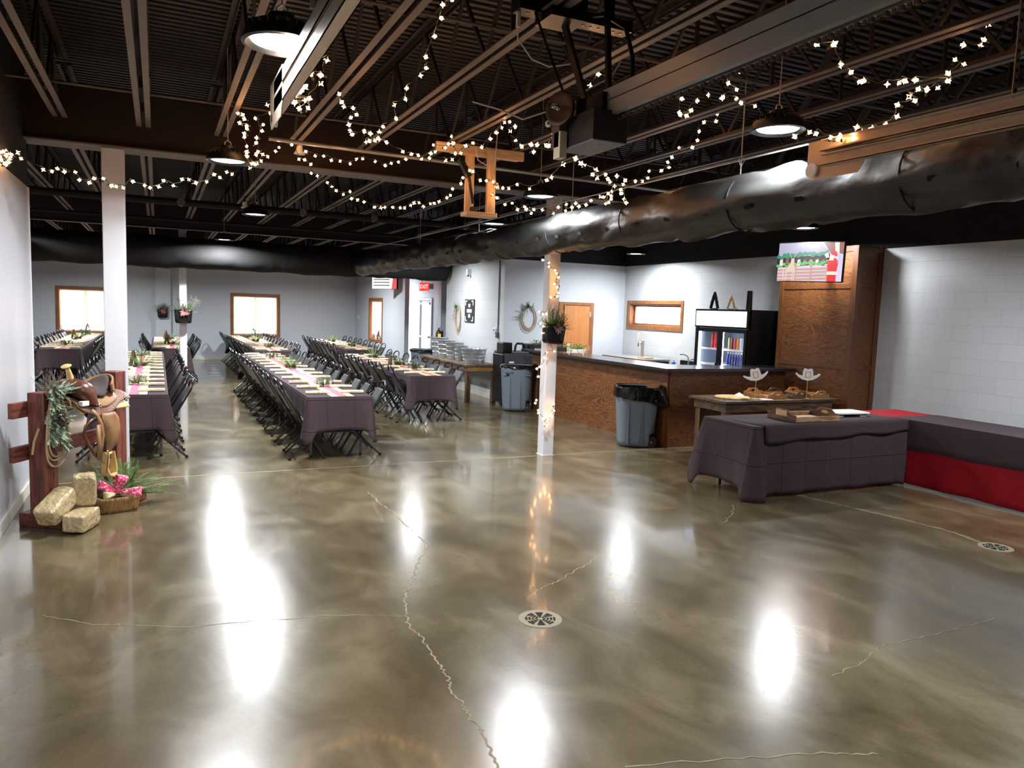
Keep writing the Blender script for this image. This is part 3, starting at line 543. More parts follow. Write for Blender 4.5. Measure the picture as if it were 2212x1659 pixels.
for i,(x,y,z,lab) in enumerate(LL):
    if first is None:
        t=thing('high_bay_lamp',lab,'lamp',(x,y,z))
        mb=MB(); mb.lathe([(.0,.12),(.06,.12),(.07,.09),(.12,.075),(.165,.04),(.178,0),(.182,-.012),(.165,-.018),(.14,.004)],n=36)
        for q in range(24):
            a=q*PI/12; mb.bar((.07*math.cos(a),.07*math.sin(a),.085),(.16*math.cos(a),.16*math.sin(a),.045),.006,.03)
        mb.build('housing',M['lamphouse'],t)
        MB().lathe([(0,-.002),(.135,-.002),(.14,.002)],n=36).build('diffuser',M['lamp'],t)
        mb=MB(); mb.tube([(.025,0,.12),(.025,0,.15),(0,0,.17),(-.025,0,.15),(-.025,0,.12)],.005,6); mb.tube([(0,0,.165),(0,0,4.05-z)],.004,6)
        mb.build('hook',M['silver'],t); first=t
    else: t=dup(first,(x,y,z),0,lab)
    L=bpy.data.lights.new('lamp_light','AREA'); L.shape='DISK'; L.size=.28; L.energy={(3.84,4.02):30,(4.3,9.85):75,(4.95,15.3):48,(8.2,12.05):52,(7.95,7.7):58,(7.6,3.4):50}.get((x,y),215 if y>9 else (66 if y>.5 else 40))*LPW; L.color=(.93,.965,1); L.spread=math.radians(165)
    lo=bpy.data.objects.new('light_source',L); COL.objects.link(lo); lo.parent=t; lo.location=(0,0,-.012); lo['kind']='structure' if False else 'light'
# small unlit spot heads near the beam
for i,(x,y,z) in enumerate(((1.36,8.25,3.4),(.85,8.2,2.84))):
    if i: x,y,z=1.25,12.6,3.3
    t=thing('spot_lamp',['small white reflector spot hanging under the deep beam','small white reflector spot by the centre row high bay lamp'][i],'lamp',(x,y,z))
    MB().lathe([(0,.07),(.03,.07),(.035,.02),(.06,-.02),(.055,-.022),(0,-.01)],n=18).build('reflector',M['bubble'],t); MB().cyl((0,0,.06),(0,0,.16),.01,8).build('stem',M['black2'],t)
# door tracks and opener --------------------------------------------------------
def track(x,tip,z,label,face):
    t=thing('door_track',label,'track',(x,tip,z)); s=face
    mb=MB(); L=-tip-4.4
    for zo in (0,.085):
        mb.box(0,s*.004,0,L,zo-.034,zo+.034); mb.box(0,s*.05,0,L,zo+.03,zo+.034); mb.box(0,s*.05,0,L,zo-.034,zo-.030)
        mb.box(s*.046,s*.05,0,L,zo-.034,zo-.02)
    mb.build('channel',M['zinc'],t,smooth=0)
    mb=MB(); mb.prism([(-.28,-.045),(-.24,-.1),(.1,-.1),(.14,-.06),(.14,.02),(.02,.13),(.13 if 0 else .14,.13),(.14,.13),(.14,-.02)][:4]+[(.14,.13),(-.28,.13)],.005,frame((0,0,0),(0,1,0),(0,0,1)))
    mb.build('end_plate',M['zinc'],t,smooth=0)
    mb=MB(); mb.lathe([(.0,0),(.022,0),(.022,.01),(.042,.012),(.042,.028),(.0,.03)],n=20); o=mb.build('roller',M['white'],t,loc=(0,.085,-.045)); o.rotation_euler=(0,s*PI/2,0)
    for y in (-1.1,-3.4):
        mb=MB(); mb.bar((0,y,.11),(0,y,3.5-z),.035,.004); 
        for k in range(12): mb.box(-.006,.006,y-.006,y+.006,.14+k*.045,.155+k*.045,1)
        mb.build('hanger_strap',[M['zinc'],M['hole']],t,smooth=0)
    return t
track(3.66,3.42,2.79,'galvanised garage door track hanging below the fabric duct at right',-1)
track(.55,4.12,2.83,'galvanised garage door track at upper left crossing the lamp',1)
t=thing('door_opener','commercial garage door opener with flywheel hanging from black angle steel','opener',(2.08,3.62,2.71))
MB().box(-.12,.2,-.38,.18,0,.24).build('housing',M['beam'],t,smooth=0,bevel=.004)
MB().box(-.12,.2,-.38,.18,-.008,0).build('bottom_plate',mat('speckled_grey_plate',(120,120,124),.6,var=.4,vs=60),t,smooth=0)
MB().box(-.2,-.125,.04,.17,.0,.46).build('bracket_plate',mat('brown_steel',(76,62,56),.5),t,smooth=0,bevel=.003)
MB().box(-.2,-.13,.02,.13,-.09,.13).build('control_box',mat('cream_box',(204,190,158),.5),t,smooth=0,bevel=.006)
mb=MB(); mb.lathe([(0,0),(.02,0),(.025,.02),(.1,.022),(.105,-.012),(.132,-.012),(.135,.03),(.105,.032),(.1,.03),(0,.028)],n=40); o=mb.build('flywheel',mat('bronze_pulley',(88,66,50),.4,.6),t,loc=(-.2,.02,.3)); o.rotation_euler=(0,-PI/2,math.radians(28))
mb=MB(); mb.tube([(.018*math.cos(k*.6),.018*math.sin(k*.6),k*.0018) for k in range(60)],.003,5); mb.cyl((0,0,-.01),(0,0,.14),.008,8); o=mb.build('clutch_spring',M['chrome'],t,loc=(-.23,.0,.3)); o.rotation_euler=(0,-PI/2,math.radians(28))
MB().lathe([(0,0),(.03,0),(.03,.02),(.012,.02),(.012,.045),(0,.045)],n=18).build('idler_pulley',M['silver'],t,loc=(-.24,.14,.2)).rotation_euler=(0,-PI/2,.4)
mb=MB(); mb.box(.0,.2,-.3,-.02,.24,.4).lathe([(0,0),(.09,0),(.09,.16),(0,.16)],(.05,.06,.25),24); mb.build('motor',M['black2'],t)
mb=MB(); 
RX=.03;RZ_=-.06
mb.box(.0,.09,-7.9,-.05,.27,.275).box(.0,.004,-7.9,-.05,.2,.33).box(.086,.09,-7.9,-.05,.2,.33).box(.0,.03,-7.9,-.05,.33,.334).box(.06,.09,-7.9,-.05,.33,.334).box(.0,.03,-7.9,-.05,.196,.2).box(.06,.09,-7.9,-.05,.196,.2)
mb.build('rail',M['silver'],t,smooth=0,loc=(RX,0,RZ_))
mb=MB()
for q in range(150): 
    y=-.1-q*.028; mb.box(.04-.006*(q%2),.046+.006*(q%2),y-.016,y,.17,.186)
mb.build('drive_chain',M['cone'],t,smooth=0,loc=(RX,0,RZ_))
for o in t.children:
    if not o.name.startswith(('rail','drive_chain','angle_frame','conduit','power_cord')): o.scale=(.64,.64,.64); o.location=o.location*.64
mb=MB(); st=M['black2']
mb.bar((-.08,.08,.3),(-.2,.26,.8),.03,.004).bar((.05,.06,.26),(-.02,.26,.8),.03,.03).bar((.1,-.1,.2),(.12,-.0,.8),.025,.025).bar((-.2,.26,.8),(-.2,.26,1.34),.04,.04).bar((.3,.26,.8),(.3,.26,1.34),.04,.04); mb.box(-.3,.42,.2,.3,.74,.8); mb.box(-.16,.06,.1,.3,.7,.82)
for q in range(14): mb.lathe([(0,0),(.008,0),(.006,.004),(0,.005)],(-.28+q*.05,.25,.737),8,1)
mb.build('angle_frame',[st,M['silver']],t,smooth=0)
mb=MB(); mb.tube([(.1,.24,.78),(.2,.15,.78),(.26,.02,.68),(.26,-.06,.5),(.24,-.1,.3)],.013,8); mb.build('conduit',M['black2'],t)
mb=MB(); mb.tube([(-.28,.26,.72),(-.28,.26,.6),(-.2,.24,.5),(-.1,.22,.47),(.02,.2,.5)],.0045,6).tube([(-.15,.08,.2),(-.28,.16,.15),(-.4,.22,.2),(-.52,.3,.24)],.0045,6).tube([(.0,-.02,.3),(.13,-.06,.38),(.17,-.08,.46)],.0045,6).cyl((-.28,.26,.74),(-.28,.26,.66),.014,8); mb.build('power_cord',M['whitewire'],t)
# wooden bracket ------------------------------------------------------------
t=thing('wooden_bracket','pine board bracket hanging from the ceiling joists with a black speaker pole','bracket',(2.98,7.2,2.8))
MB().box(-.17,-.08,-.02,.02,.0,.62).build('board',M['pine'],t,smooth=0,bevel=.003); MB().box(.03,.12,-.1,-.06,.0,.62).build('board',M['pine'],t,smooth=0,bevel=.003)
MB().box(-.19,.14,-.12,.06,-.04,0).build('shelf_board',M['pinex'],t,smooth=0,bevel=.003)
MB().box(-.5,.45,-.06,-.02,.56,.65).build('cross_board',M['pinex'],t,smooth=0,bevel=.003); MB().box(-.3,.45,.08,.12,.58,.67).build('cross_board',M['pinex'],t,smooth=0,bevel=.003)
MB().bar((-.27,-.1,.5),(-.17,-.1,.33),.06,.05).cyl((-.17,-.1,.33),(-.11,-.08,.08),.016,10).box(-.13,-.07,-.1,-.04,.0,.05).build('pole',M['black2'],t,bevel=.003)
mb=MB(); mb.tube([(.12,-.12,.85),(.1,-.13,.62),(.0,-.13,.46),(-.09,-.13,.5),(-.12,-.13,.62)],.005,6).tube([(.1,-.13,.6),(.07,-.13,.4),(.13,-.13,.25)],.005,6).cyl((.12,-.13,.3),(.14,-.13,.24),.014,8); mb.build('power_cord',M['whitewire'],t)
# string lights ---------------------------------------------------------------
mb=MB(); mb.lathe([(0,-.004),(.006,-.002),(.0085,.006),(.007,.016),(0,.026)],n=8,mi=0)
for q in range(4):
    a=q*PI/2+.3; d=V((math.cos(a),math.sin(a),.55)).normalized(); p=V((math.cos(a)*.005,math.sin(a)*.005,.006)); mb.tube([p,p+d*.012],.0035,4,0,r2=.0006)
mb.lathe([(0,-.022),(.005,-.022),(.006,-.004),(0,-.003)],n=7,mi=1)
BULB=mb.mesh('bulb',[M['bulb'],M['wire']],60)
SLAB={'left_swag':'string of warm mini lights swagged from the left wall past the left column','wall_bunch':'bunched ball of warm mini lights at the top of the left wall','left_strand':'doubled strands of warm mini lights hanging beside the left high bay lamp',
 'rail_bunch':'strand of warm mini lights bunched below the left door track','upper_loop':'string of warm mini lights looping down from the ceiling at top centre','beam_swag':'string of warm mini lights along the front of the deep beam',
 'middle_swag':'string of warm mini lights from the centre loop to the door opener','lower_swag':'lowest swag of warm mini lights sagging left of the wooden bracket','mount_swag':'string of warm mini lights crossing the wooden bracket towards the right joists',
 'right_loop':'strand of warm mini lights dropping to the right high bay lamp','right_dip':'short dip of warm mini lights right of the opener rail','opener_strand':'short strand of warm mini lights caught on the opener frame',
 'duct_swag':'swag of warm mini lights just in front of the fabric duct','far_right_swag':'string of warm mini lights dipping at the upper right corner','rail_swag':'string of warm mini lights above the right door track','column_wrap':'string of warm mini lights spiralling down the column before the bar'}
for k,P in STR.items():
    c=V(P[0]); t=thing('string_lights',SLAB[k],'string lights',c,group=None)
    Q=[V(p)-c for p in P]; wp=[]
    for i,p in enumerate(Q):
        off=V((rnd.uniform(-.012,.012),rnd.uniform(-.01,.01),.022))
        wp.append(p+off)
        if i<len(Q)-1:
            m=(p+Q[i+1])/2+V((rnd.uniform(-.02,.02),rnd.uniform(-.012,.012),rnd.uniform(0,.02))); wp.append(m)
    MB().tube(wp,.0028,5).build('cord',M['wire'],t)
    for i,p in enumerate(Q):
        o=bpy.data.objects.new('bulb',BULB); COL.objects.link(o); o.parent=t; o.location=p
        o.rotation_euler=(rnd.uniform(-2.2,2.2),rnd.uniform(-1.2,1.2),rnd.uniform(0,6)); s=rnd.uniform(1.0,1.3); o.scale=(s,s,s)
# ------------------------------------------------------------------ dining
def clothmesh(x0,x1,y0,y1,z,drop,cor,fold=.012,flare=.05,seed=0,inward=(0,0,0,0),hemw=.012,rows=9,N=26):
    """drop/inward per side (y0,x1,y1,x0); cor = corner flare per corner (x0y0,x1y0,x1y1,x0y1)"""
    R=random.Random(seed); P=[]; C=[(x0,y0),(x1,y0),(x1,y1),(x0,y1)]; rr=.018
    nrm=[V((0,-1)),V((1,0)),V((0,1)),V((-1,0))]
    for s in range(4):
        a=V(C[s]);b=V(C[(s+1)%4]);L=(b-a).length;n=nrm[s];d=(b-a).normalized(); M_=max(8,int(L/.09)) if N is None else N
        for i in range(M_+1):
            t=i/M_; ss=rr+(L-2*rr)*(t*t*(3-2*t)*.5+t*.5); P.append((a+d*ss,n,s,ss,L-ss))
        e=V(C[(s+1)%4])-d*rr-n*rr; n2=nrm[(s+1)%4]
        for k in range(1,6):
            al=k/6*PI/2; nn=(n*math.cos(al)+n2*math.sin(al)); P.append((e+nn*rr,nn,(s,(s+1)%4,k/6),0,0))
    n=len(P); mb=MB(); vs=[]; ph=R.uniform(0,6)
    def cdist(p,i): return (p-V(C[i])).length
    for (p,nn,s,a,b) in P:
        vs.append((p.x,p.y,z))
    for r in range(1,rows+1):
        t=r/rows
        for i,(p,nn,s,a,b) in enumerate(P):
            if isinstance(s,tuple): D=drop[s[0]]*(1-s[2])+drop[s[1]]*s[2]; inn=inward[s[0]]*(1-s[2])+inward[s[1]]*s[2]
            else: D=drop[s]; inn=inward[s]
            cf=sum(cor[q]*math.exp(-(cdist(p,q)/.12)**2) for q in range(4)); cw=sum(cor[q]*max(0,1-cdist(p,q)/.085) for q in range(4))
            D2=D*(1+.42*cw)
            D2=min(D2,z-.012)
            u=(a if not isinstance(s,tuple) else 0)
            f=math.sin(u*13+ph)*fold*t*(1+2.2*cf)+ math.sin(u*31+ph*2)*fold*.35*t
            outw=.004+flare*t*(.25+2.3*cf)-inn*t+f
            hem=hemw*math.sin(u*7+ph)*t
            vs.append((p.x+nn.x*outw,p.y+nn.y*outw,z-.003-D2*t+hem*.4))
    fs=[tuple(range(n))]
    for r in range(rows):
        for i in range(n):
            j=(i+1)%n; fs.append((r*n+i,r*n+j,(r+1)*n+j,(r+1)*n+i))
    mb.add(vs,fs); return mb
# folding table (shared by every row)
def make_table():
    t=thing('folding_table','x','table'); MB().box(-.375,.375,0,2.42,.715,.745).build('tabletop',M['burlap'] if 0 else M['lead'],t,smooth=0,bevel=.008)
    for sx in (-1,1):
        for y in (.22,2.2):
            MB().cyl((sx*.3,y,0),(sx*.3,y,.715),.014,8).lathe([(0,0),(.018,0),(.018,.03),(0,.03)],(sx*.3,y,0),8,1).build('leg',[M['greymetal'],M['rubber']],t)
    for y in (.22,2.2): MB().cyl((-.3,y,.3),(.3,y,.3),.011,8).build('stretcher',M['greymetal'],t)
    return t
TBL=make_table(); tfirst=True
# folding chair facing +y, origin on the floor between the rear feet
def make_chair():
    t=thing('folding_chair','x','chair')
    a=lambda s,w:V((s*w,0,0))
    top=(.0,-.06,.0)
    def L(y,z): return (y,z)
    # side tubes: top of back to front foot
    P=lambda s,f:(s*(.165+.055*f),-.055+.455*f,.80*(1-f))
    mb=MB(); pts=[P(-1,.42)]+[P(-1,f) for f in (.3,.15,0)]
    arc=[(math.cos(PI-q*PI/8)*.165,-.055-.035*math.sin(q*PI/8),.80+.095*math.sin(q*PI/8)**.8) for q in range(1,8)]
    mb.tube(pts+arc+[P(1,f) for f in (0,.15,.3)]+[P(1,.42)],.0125,8); mb.build('back_frame',M['blackmetal'],t)
    for s in (-1,1):
        MB().tube([P(s,.42),P(s,.7),P(s,1.0)],.0125,8).lathe([(0,-.0),(.016,0),(.016,.03),(0,.03)],(s*.22,.40,0),8).build('leg',M['blackmetal'],t)
        MB().tube([(s*.195,.47,.44),(s*.2,.40,.40),(s*.22,.0,.012)],.0125,8).lathe([(0,0),(.016,0),(.016,.03),(0,.03)],(s*.22,0,0),8).build('leg',M['blackmetal'],t)
    MB().cyl((-.215,.06,.07),(.215,.06,.07),.008,6).build('stretcher',M['blackmetal'],t)
    MB().cyl(P(-1,.72),P(1,.72),.009,6).build('stretcher',M['blackmetal'],t)
    mb=MB(); F=frame((0,-.052,.79),(1,0,0),(0,.46,-.80)); d=V((0,.46,-.80)).normalized()
    poly=[(-.15,0),(.15,0),(.158,.02),(.188,.33),(.18,.345),(-.18,.345),(-.188,.33),(-.158,.02)]
    mb.prism(poly,.04,Matrix.Translation((0,.0,0))@frame((0,-.07,.79),(1,0,0),d)); mb.build('backrest',M['vinyl'],t,smooth=0,bevel=.012)
    mb=MB(); mb.prism(rrect(.40,.38,.06,4),.045,Matrix.Translation((0,.33,.425))); mb.build('seat',M['vinyl'],t,smooth=0,bevel=.01)
    return t
CH=make_chair(); cfirst=True
def make_napkin():
    o=MB().tube([(-.14,0,.019),(-.08,.0,.0195),(0,0,.0205),(.09,0,.022),(.145,0,.021)],.019,10,r2=.0215).tube([(-.138,.012,.036),(-.02,.022,.024),(.14,.022,.018)],.004,4).build('rolled_napkin',M['napkin'],None)
    MB().tube([(0.01+.004*math.sin(a),.0235*math.cos(a*1),.0205+.0235*math.sin(a)) for a in [q*PI/6 for q in range(13)]],.0018,4).tube([(.01,.0,.044),(-.05,.02,.043),(-.1,.03,.02)],.0014,4).build('twine',M['twine'],o)
    return o
NP=make_napkin(); nfirst=True
# greenery ----------------------------------------------------------------
def sprig(mb,p,d,L,w=.03,n=14,mi=0,droop=.25,blade=.0085):
    p=V(p);d=V(d).normalized(); side=d.cross(V((0,0,1)))
    if side.length<.1: side=V((1,0,0))
    side.normalize(); q=p.copy(); st=L/n; dd=d.copy()
    for i in range(n):
        q2=q+dd*st; mb.add([q-side*.0015,q+side*.0015,q2],[(0,1,2)],mi)
        ww=w*(1-.55*i/n)
        for s in (-1,1):
            up=dd.cross(side)*rnd.uniform(-.5,.5); tip=q2+(side*s+dd*.8+up).normalized()*ww; b=dd*blade
            mb.add([q-b,q+b,tip],[(0,1,2)],mi)
        q=q2; dd=(dd+V((0,0,-droop/n))).normalized()
def greens(mb,c,rx,ry,h,k,L=.12,mi=0,w=.03,n=12):
    for _ in range(k):
        a=rnd.uniform(0,2*PI); el=rnd.uniform(.0,1.1)**1.3; d=V((math.cos(a)*rx,math.sin(a)*ry,h*el)); 
        sprig(mb,V(c)+V((math.cos(a)*rx*.15,math.sin(a)*ry*.15,rnd.uniform(0,.02))),d,L*rnd.uniform(.7,1.25),w,n,mi)
def pinecone(mb,c,h=.07,r=.028,mi=0):
    c=V(c); mb.lathe([(0,0),(r*.6,h*.1),(r*.75,h*.35),(r*.4,h*.8),(0,h)],c,8,mi)
    for q in range(34):
        t=q/34; a=q*2.4; rr=r*(.55+.75*math.sin(PI*(.18+.72*t))); z=h*t; b=c+V((math.cos(a)*rr*.4,math.sin(a)*rr*.4,z)); tip=c+V((math.cos(a)*rr*1.15,math.sin(a)*rr*1.15,z+h*.03)); s=V((-math.sin(a),math.cos(a),0))*r*.32
        mb.add([b-s*.5,b+s*.5,tip+s,tip-s,tip+V((0,0,h*.06))],[(0,1,2,3),(3,2,4),(0,3,4),(1,4,2)],mi)
def jar(x,y,z,label,grp,big=1):
    t=thing('candle_jar',label,'jar',(x,y,z),rz=rnd.uniform(0,3),group=grp); t.scale=(1.35,1.35,1.45)
    MB().lathe([(0,.002),(.034,.002),(.038,.008),(.038,.07),(.036,.076),(.033,.07),(.033,.012),(0,.01)],n=14).build('glass_body',M['jar'],t)
    MB().lathe([(0,.012),(.02,.012),(.02,.04),(.003,.042),(.002,.055),(0,.055)],n=10).build('candle',M['bubble'],t)
    MB().tube([(.038,0,.06),(.06,0,.055),(.062,0,.03),(.038,0,.02)],.004,5).build('jar_handle',M['jar'],t)
    return t
def greenbunch(x,y,z,label,k,rx=.2,ry=.2,L=.17,extra=True):
    t=thing('table_greenery',label,'greenery',(x,y,z),group='greenery on the dining tables')
    mb=MB(); greens(mb,(0,0,.012),rx,ry,.25*rx/.2,k,L,w=.035,n=13); mb.build('fir_sprigs',M['fern'],t,smooth=0)
    mb=MB(); greens(mb,(.02,.02,.01),rx,ry,.3,max(3,k//4),L*.8,w=.02,n=9); mb.build('pale_sprigs',M['sage'],t,smooth=0)
    if extra:
        mb=MB(); pinecone(mb,(.05,-.06,.01)); pinecone(mb,(-.06,.05,.01),.06); mb.build('pinecone',M['cone'],t)
    return t
def woodtree(x,y,z,h,label,rz=0,mm='rusticv',cat='decoration'):
    w=h*.62; o=[(-w/2,0),(-w*.36,0),(0,h*.8),(w*.36,0),(w/2,0),(w*.34,h*.33),(w*.38,h*.33),(w*.2,h*.62),(w*.24,h*.62),(0,h),(-w*.24,h*.62),(-w*.2,h*.62),(-w*.38,h*.33),(-w*.34,h*.33)]
    t=thing('wooden_tree',label,cat,(x,y,z),rz)
    mb=MB(); mb.prism(o,.05,frame((0,.025,.012),(1,0,0),(0,0,1))); mb.build('tree_outline',M[mm],t,smooth=0); MB().box(-w*.28,w*.28,-.035,.035,0,.014).build('foot',M[mm],t,smooth=0)
    return t
RW=['left','middle','right']
ROWS=[ # key, words, x0, y0, ntables, length, left chairs, right chairs
 ('M1','centre front row',1.56,8.79,3,2.55,12,12),('M2','centre rear row',1.96,17.45,3,2.42,12,12),
 ('R1','right front row',3.57,11.3,2,2.5,8,8),('R2','right rear row',4.13,18.1,2,2.46,8,8),
 ('L1','left front row',-.66,9.31,3,2.46,12,12),('L2','left rear row',-.12,18.1,2,2.46,8,8),
 ('K2','far left rear row',-2.19,17.66,3,2.42,12,12),('K1','far left front row',-3.05,12.0,2,2.46,0,8)]
NO={1:'nearest',2:'second',3:'third'}
for ri,(key,words,x0,y0,nt,pl,nl,nr) in enumerate(ROWS):
    x1=x0+.76; xc=(x0+x1)/2; Ltot=nt*pl
    for q in range(nt):
        ya=y0+q*pl
        nm='%s table of the %s'%(NO[q+1],words)
        if tfirst: t=TBL; t.location=(xc,ya+.02,0); t['label']='folding table under the cloth, '+nm; t['group']='folding tables of the dining rows'; tfirst=False
        else: t=dup(TBL,(xc,ya+.02,0),0,'folding table under the cloth, '+nm,'folding tables of the dining rows')
        c0=1 if q==0 else 0; c1=1 if q==nt-1 else 0
        mb=clothmesh(x0,x1,ya+.004,ya+pl-.004,.752,(.40 if c0 else .10,.38,.40 if c1 else .10,.38),(c0,c0,c1,c1),fold=.01,flare=.045,seed=ri*10+q,inward=(.0,.03,0,.03) if not c0 else (0,.03,0,.03))
        tag(mb.build('tablecloth',M['crease'],smooth=50,solid=.002),'plum-charcoal tablecloth on the '+nm,'tablecloth','dining tablecloths')
        r=MB(); xr=xc+.03; r.box(xr-.135,xr+.135,ya+.01 if q else ya+.03,ya+pl-.05,.7545,.757)
        tag(r.build('table_runner',M['burlap'],smooth=0),'cream table runner along the '+nm,'runner','cream table runners')
        s=MB(); ys=[ya+.03,ya+pl-.06]; s.box(xr-.05,xr+.05,ys[0],ys[1],.7578,.7598)
        tag(s.build('bandana_strip',M['bandana'],smooth=0),'rose bandana strip on the runner of the '+nm,'runner','rose bandana strips')
    for side,cnt,word in ((-1,nl,'left'),(1,nr,'right')):
        for i in range(cnt):
            y=y0+.34+(Ltot-.66)*i/(cnt-1)+rnd.uniform(-.06,.06) if cnt>1 else y0+1
            x=(x0-.17) if side<0 else (x1+.17); x+=rnd.uniform(-.03,.02)*(-side)*-1*.5
            rz=(-PI/2 if side<0 else PI/2)+rnd.uniform(-.07,.07)
            lab='black folding chair, %s from near end, %s side of the %s'%(ORD[i] if i else 'first',word,words)
            g='folding chairs of the '+words
            if cfirst: CH.location=(x,y,0); CH.rotation_euler=(0,0,rz); CH['label']=lab; CH['group']=g; cfirst=False
            else: dup(CH,(x,y,0),rz,lab,g)
    nn=nt*4
    for side,word in ((-1,'left'),(1,'right')):
        if key=='K1' and side<0: continue
        for i in range(nn):
            y=y0+.36+(Ltot-.72)*i/(nn-1)+rnd.uniform(-.05,.05); x=(x0+.17) if side<0 else (x1-.17)
            lab='rolled ivory napkin, %s from near end, %s side of the %s'%(ORD[i],word,words); g='rolled napkins of the '+words
            rz=(0 if side<0 else PI)+rnd.uniform(-.05,.05)
            if nfirst: NP.location=(x,y,.7535); NP.rotation_euler=(0,0,rz); tag(NP,lab,'napkin',g); nfirst=False
            else: dup(NP,(x,y,.7535),rz,lab,g)
    xr=xc+.03
    for q in range(nt):
        yc=y0+q*pl+pl*.52; nm='%s table of the %s'%(NO[q+1],words)
        if q==1 or (nt==2 and q==0 and key!='R1') :
            greenbunch(xr,yc,.7605,'large spread of fir greenery, '+nm,30,L=.24)
            if key in('K2','L1','L2'): woodtree(xr-.1,yc+.12,.7605,.24,'small brown wooden tree, '+nm,rz=.9)
        else:
            if key=='R1' and q==0:
                greenbunch(xr-.0,yc+.6,.7605,'large fir greenery, far end of the '+nm,26,L=.24); woodtree(xr-.16,yc+.7,.7605,.24,'small brown wooden tree, far end of the '+nm,rz=1.1)
            greenbunch(xr,yc-.25,.7605,'small fir sprigs under candle jars, '+nm,12,rx=.15,ry=.15,L=.15,extra=False)
            for (dx,dy,w_) in ((-.06,.0,'left'),(.07,.03,'right')): jar(xr+dx,yc-.22+dy,.7605,'clear candle jar, %s of pair, %s'%(w_,nm),'candle jars on the dining tables')
# ------------------------------------------------------------------ the bar
BZ=1.12
t=thing('bar_counter','L-shaped oak panelled bar with a dark laminate top','bar',(6.38,8.42,0))
def panelrun(a,b,n,zt,name='oak_panel',th=.03):
    """flat veneer panels with stiles and rails between points a and b (face towards the outside)"""
    a=V((a[0],a[1],0));b=V((b[0],b[1],0)); d=(b-a);L=d.length;d.normalize();nn=d.cross(V((0,0,1)))
    F=Matrix(((d.x,-nn.x,0,a.x),(d.y,-nn.y,0,a.y),(0,0,1,0),(0,0,0,1)))
    o=MB().box(0,L,0,th,0,zt,0,F).build(name,M['oak'] if abs(d.y)>.5 else M['oakx'],t,smooth=0); st=MB()
    for q in range(n+1):
        x=q*L/n; st.box(max(0,x-.035),min(L,x+.035),-.012,0,.1,zt-.02,0,F)
    st.build('stile',M['oakv'],t,smooth=0,bevel=.002)
    MB().box(0,L,-.016,0,0,.1,0,F).build('plinth',M['oakx'] if abs(d.x)>.5 else M['oak'],t,smooth=0,bevel=.002)
    return o
panelrun((0,0),(0,4.15),3,BZ-.05)       # long side towards the hall
panelrun((2.1,0),(0,0),2,BZ-.05)
panelrun((0,4.15),(.55,4.15),1,BZ-.05)
mb=MB(); mb.prism([(-.2,-.22),(2.12,-.22),(2.12,.42),(.62,.42),(.45,.6),(.45,4.3),(-.2,4.3)],.045,Matrix.Translation((0,0,BZ-.045)))
mb.build('countertop',M['laminate'],t,smooth=0,bevel=.006)
mb=MB(); mb.box(.03,.45,.4,4.12,.9,.92).box(.45,2.1,.1,.42,.9,.92); mb.build('inner_shelf',M['rustic'],t,smooth=0)
# tall oak cabinet carrying the television
t=thing('tall_cabinet','tall oak panelled cabinet from floor to dark ceiling at the bar end','cabinet',(8.54,7.3,0))
H=2.86
MB().box(0,.48,0,1.36,0,H).build('carcass',M['oak'],t,smooth=0)
mb=MB()
for y in (0,1.29): mb.box(-.02,0,y,y+.07,0,H)
for x in (-.02,.4): mb.box(x,x+.08,-.02,0,0,H)
mb.build('stile',M['oakv'],t,smooth=0,bevel=.003)
mb=MB()
for z in (0,1.17,2.28,H-.08): mb.box(-.012,0,.07,1.29,z,z+.07); mb.box(.06,.4,-.012,0,z,z+.07)
mb.build('rail',M['oakx'],t,smooth=0,bevel=.003)
# fridge --------------------------------------------------------------------
t=thing('drinks_fridge','two-door glass merchandiser fridge with a glowing white header','fridge',(8.15,8.86,0))
FW=1.24; FD=.78
mb=MB(); mb.box(0,FD,0,.04,0.08,1.96).box(0,FD,FW-.04,FW,.08,1.96).box(.04,FD,.04,FW-.04,1.90,1.96).box(FD-.04,FD,.04,FW-.04,.08,1.9).box(.0,FD,.04,FW-.04,.08,.3); mb.build('body',M['black2'],t,smooth=0,bevel=.004)
MB().box(-.03,.04,.0,FW,1.66,1.96).build('header_box',M['black2'],t,smooth=0,bevel=.004)
MB().box(-.036,-.03,.03,FW-.03,1.69,1.93).build('lit_header',em('lit_header',(214,228,255),2.6),t,smooth=0)
MB().box(.05,FD-.04,.045,.05,.3,1.9).box(FD-.045,FD-.041,.05,FW-.05,.3,1.9).box(.05,FD-.04,FW-.05,FW-.045,.3,1.9).build('liner',mat('fridge_liner',(150,162,178),.4),t,smooth=0)
MB().box(.03,.05,FW-.075,FW-.05,.35,1.64).box(.03,.05,.05,.075,.35,1.64).box(.03,.05,FW/2-.015,FW/2+.015,.35,1.64).build('led_strip',em('fridge_led',(226,238,255),26),t,smooth=0)
for k,(ya,yb) in enumerate(((.02,FW/2-.003),(FW/2+.003,FW-.02))):
    d=MB(); z0,z1=.3,1.655
    for a in ((-.03,.0,ya,ya+.05,z0,z1),(-.03,0,yb-.05,yb,z0,z1),(-.03,0,ya+.05,yb-.05,z0,z0+.06),(-.03,0,ya+.05,yb-.05,z1-.06,z1)): d.box(*a)
    o=d.build('door',M['black2'],t,smooth=0,bevel=.003)
    MB().box(-.018,-.012,ya+.05,yb-.05,z0+.06,z1-.06).build('door_glass',M['glass'],o,smooth=0)
    y=yb-.025 if k==0 else ya+.025
    MB().box(-.065,-.03,y-.015,y+.015,.85,1.1).build('door_handle',M['black2'],o,smooth=0,bevel=.008)
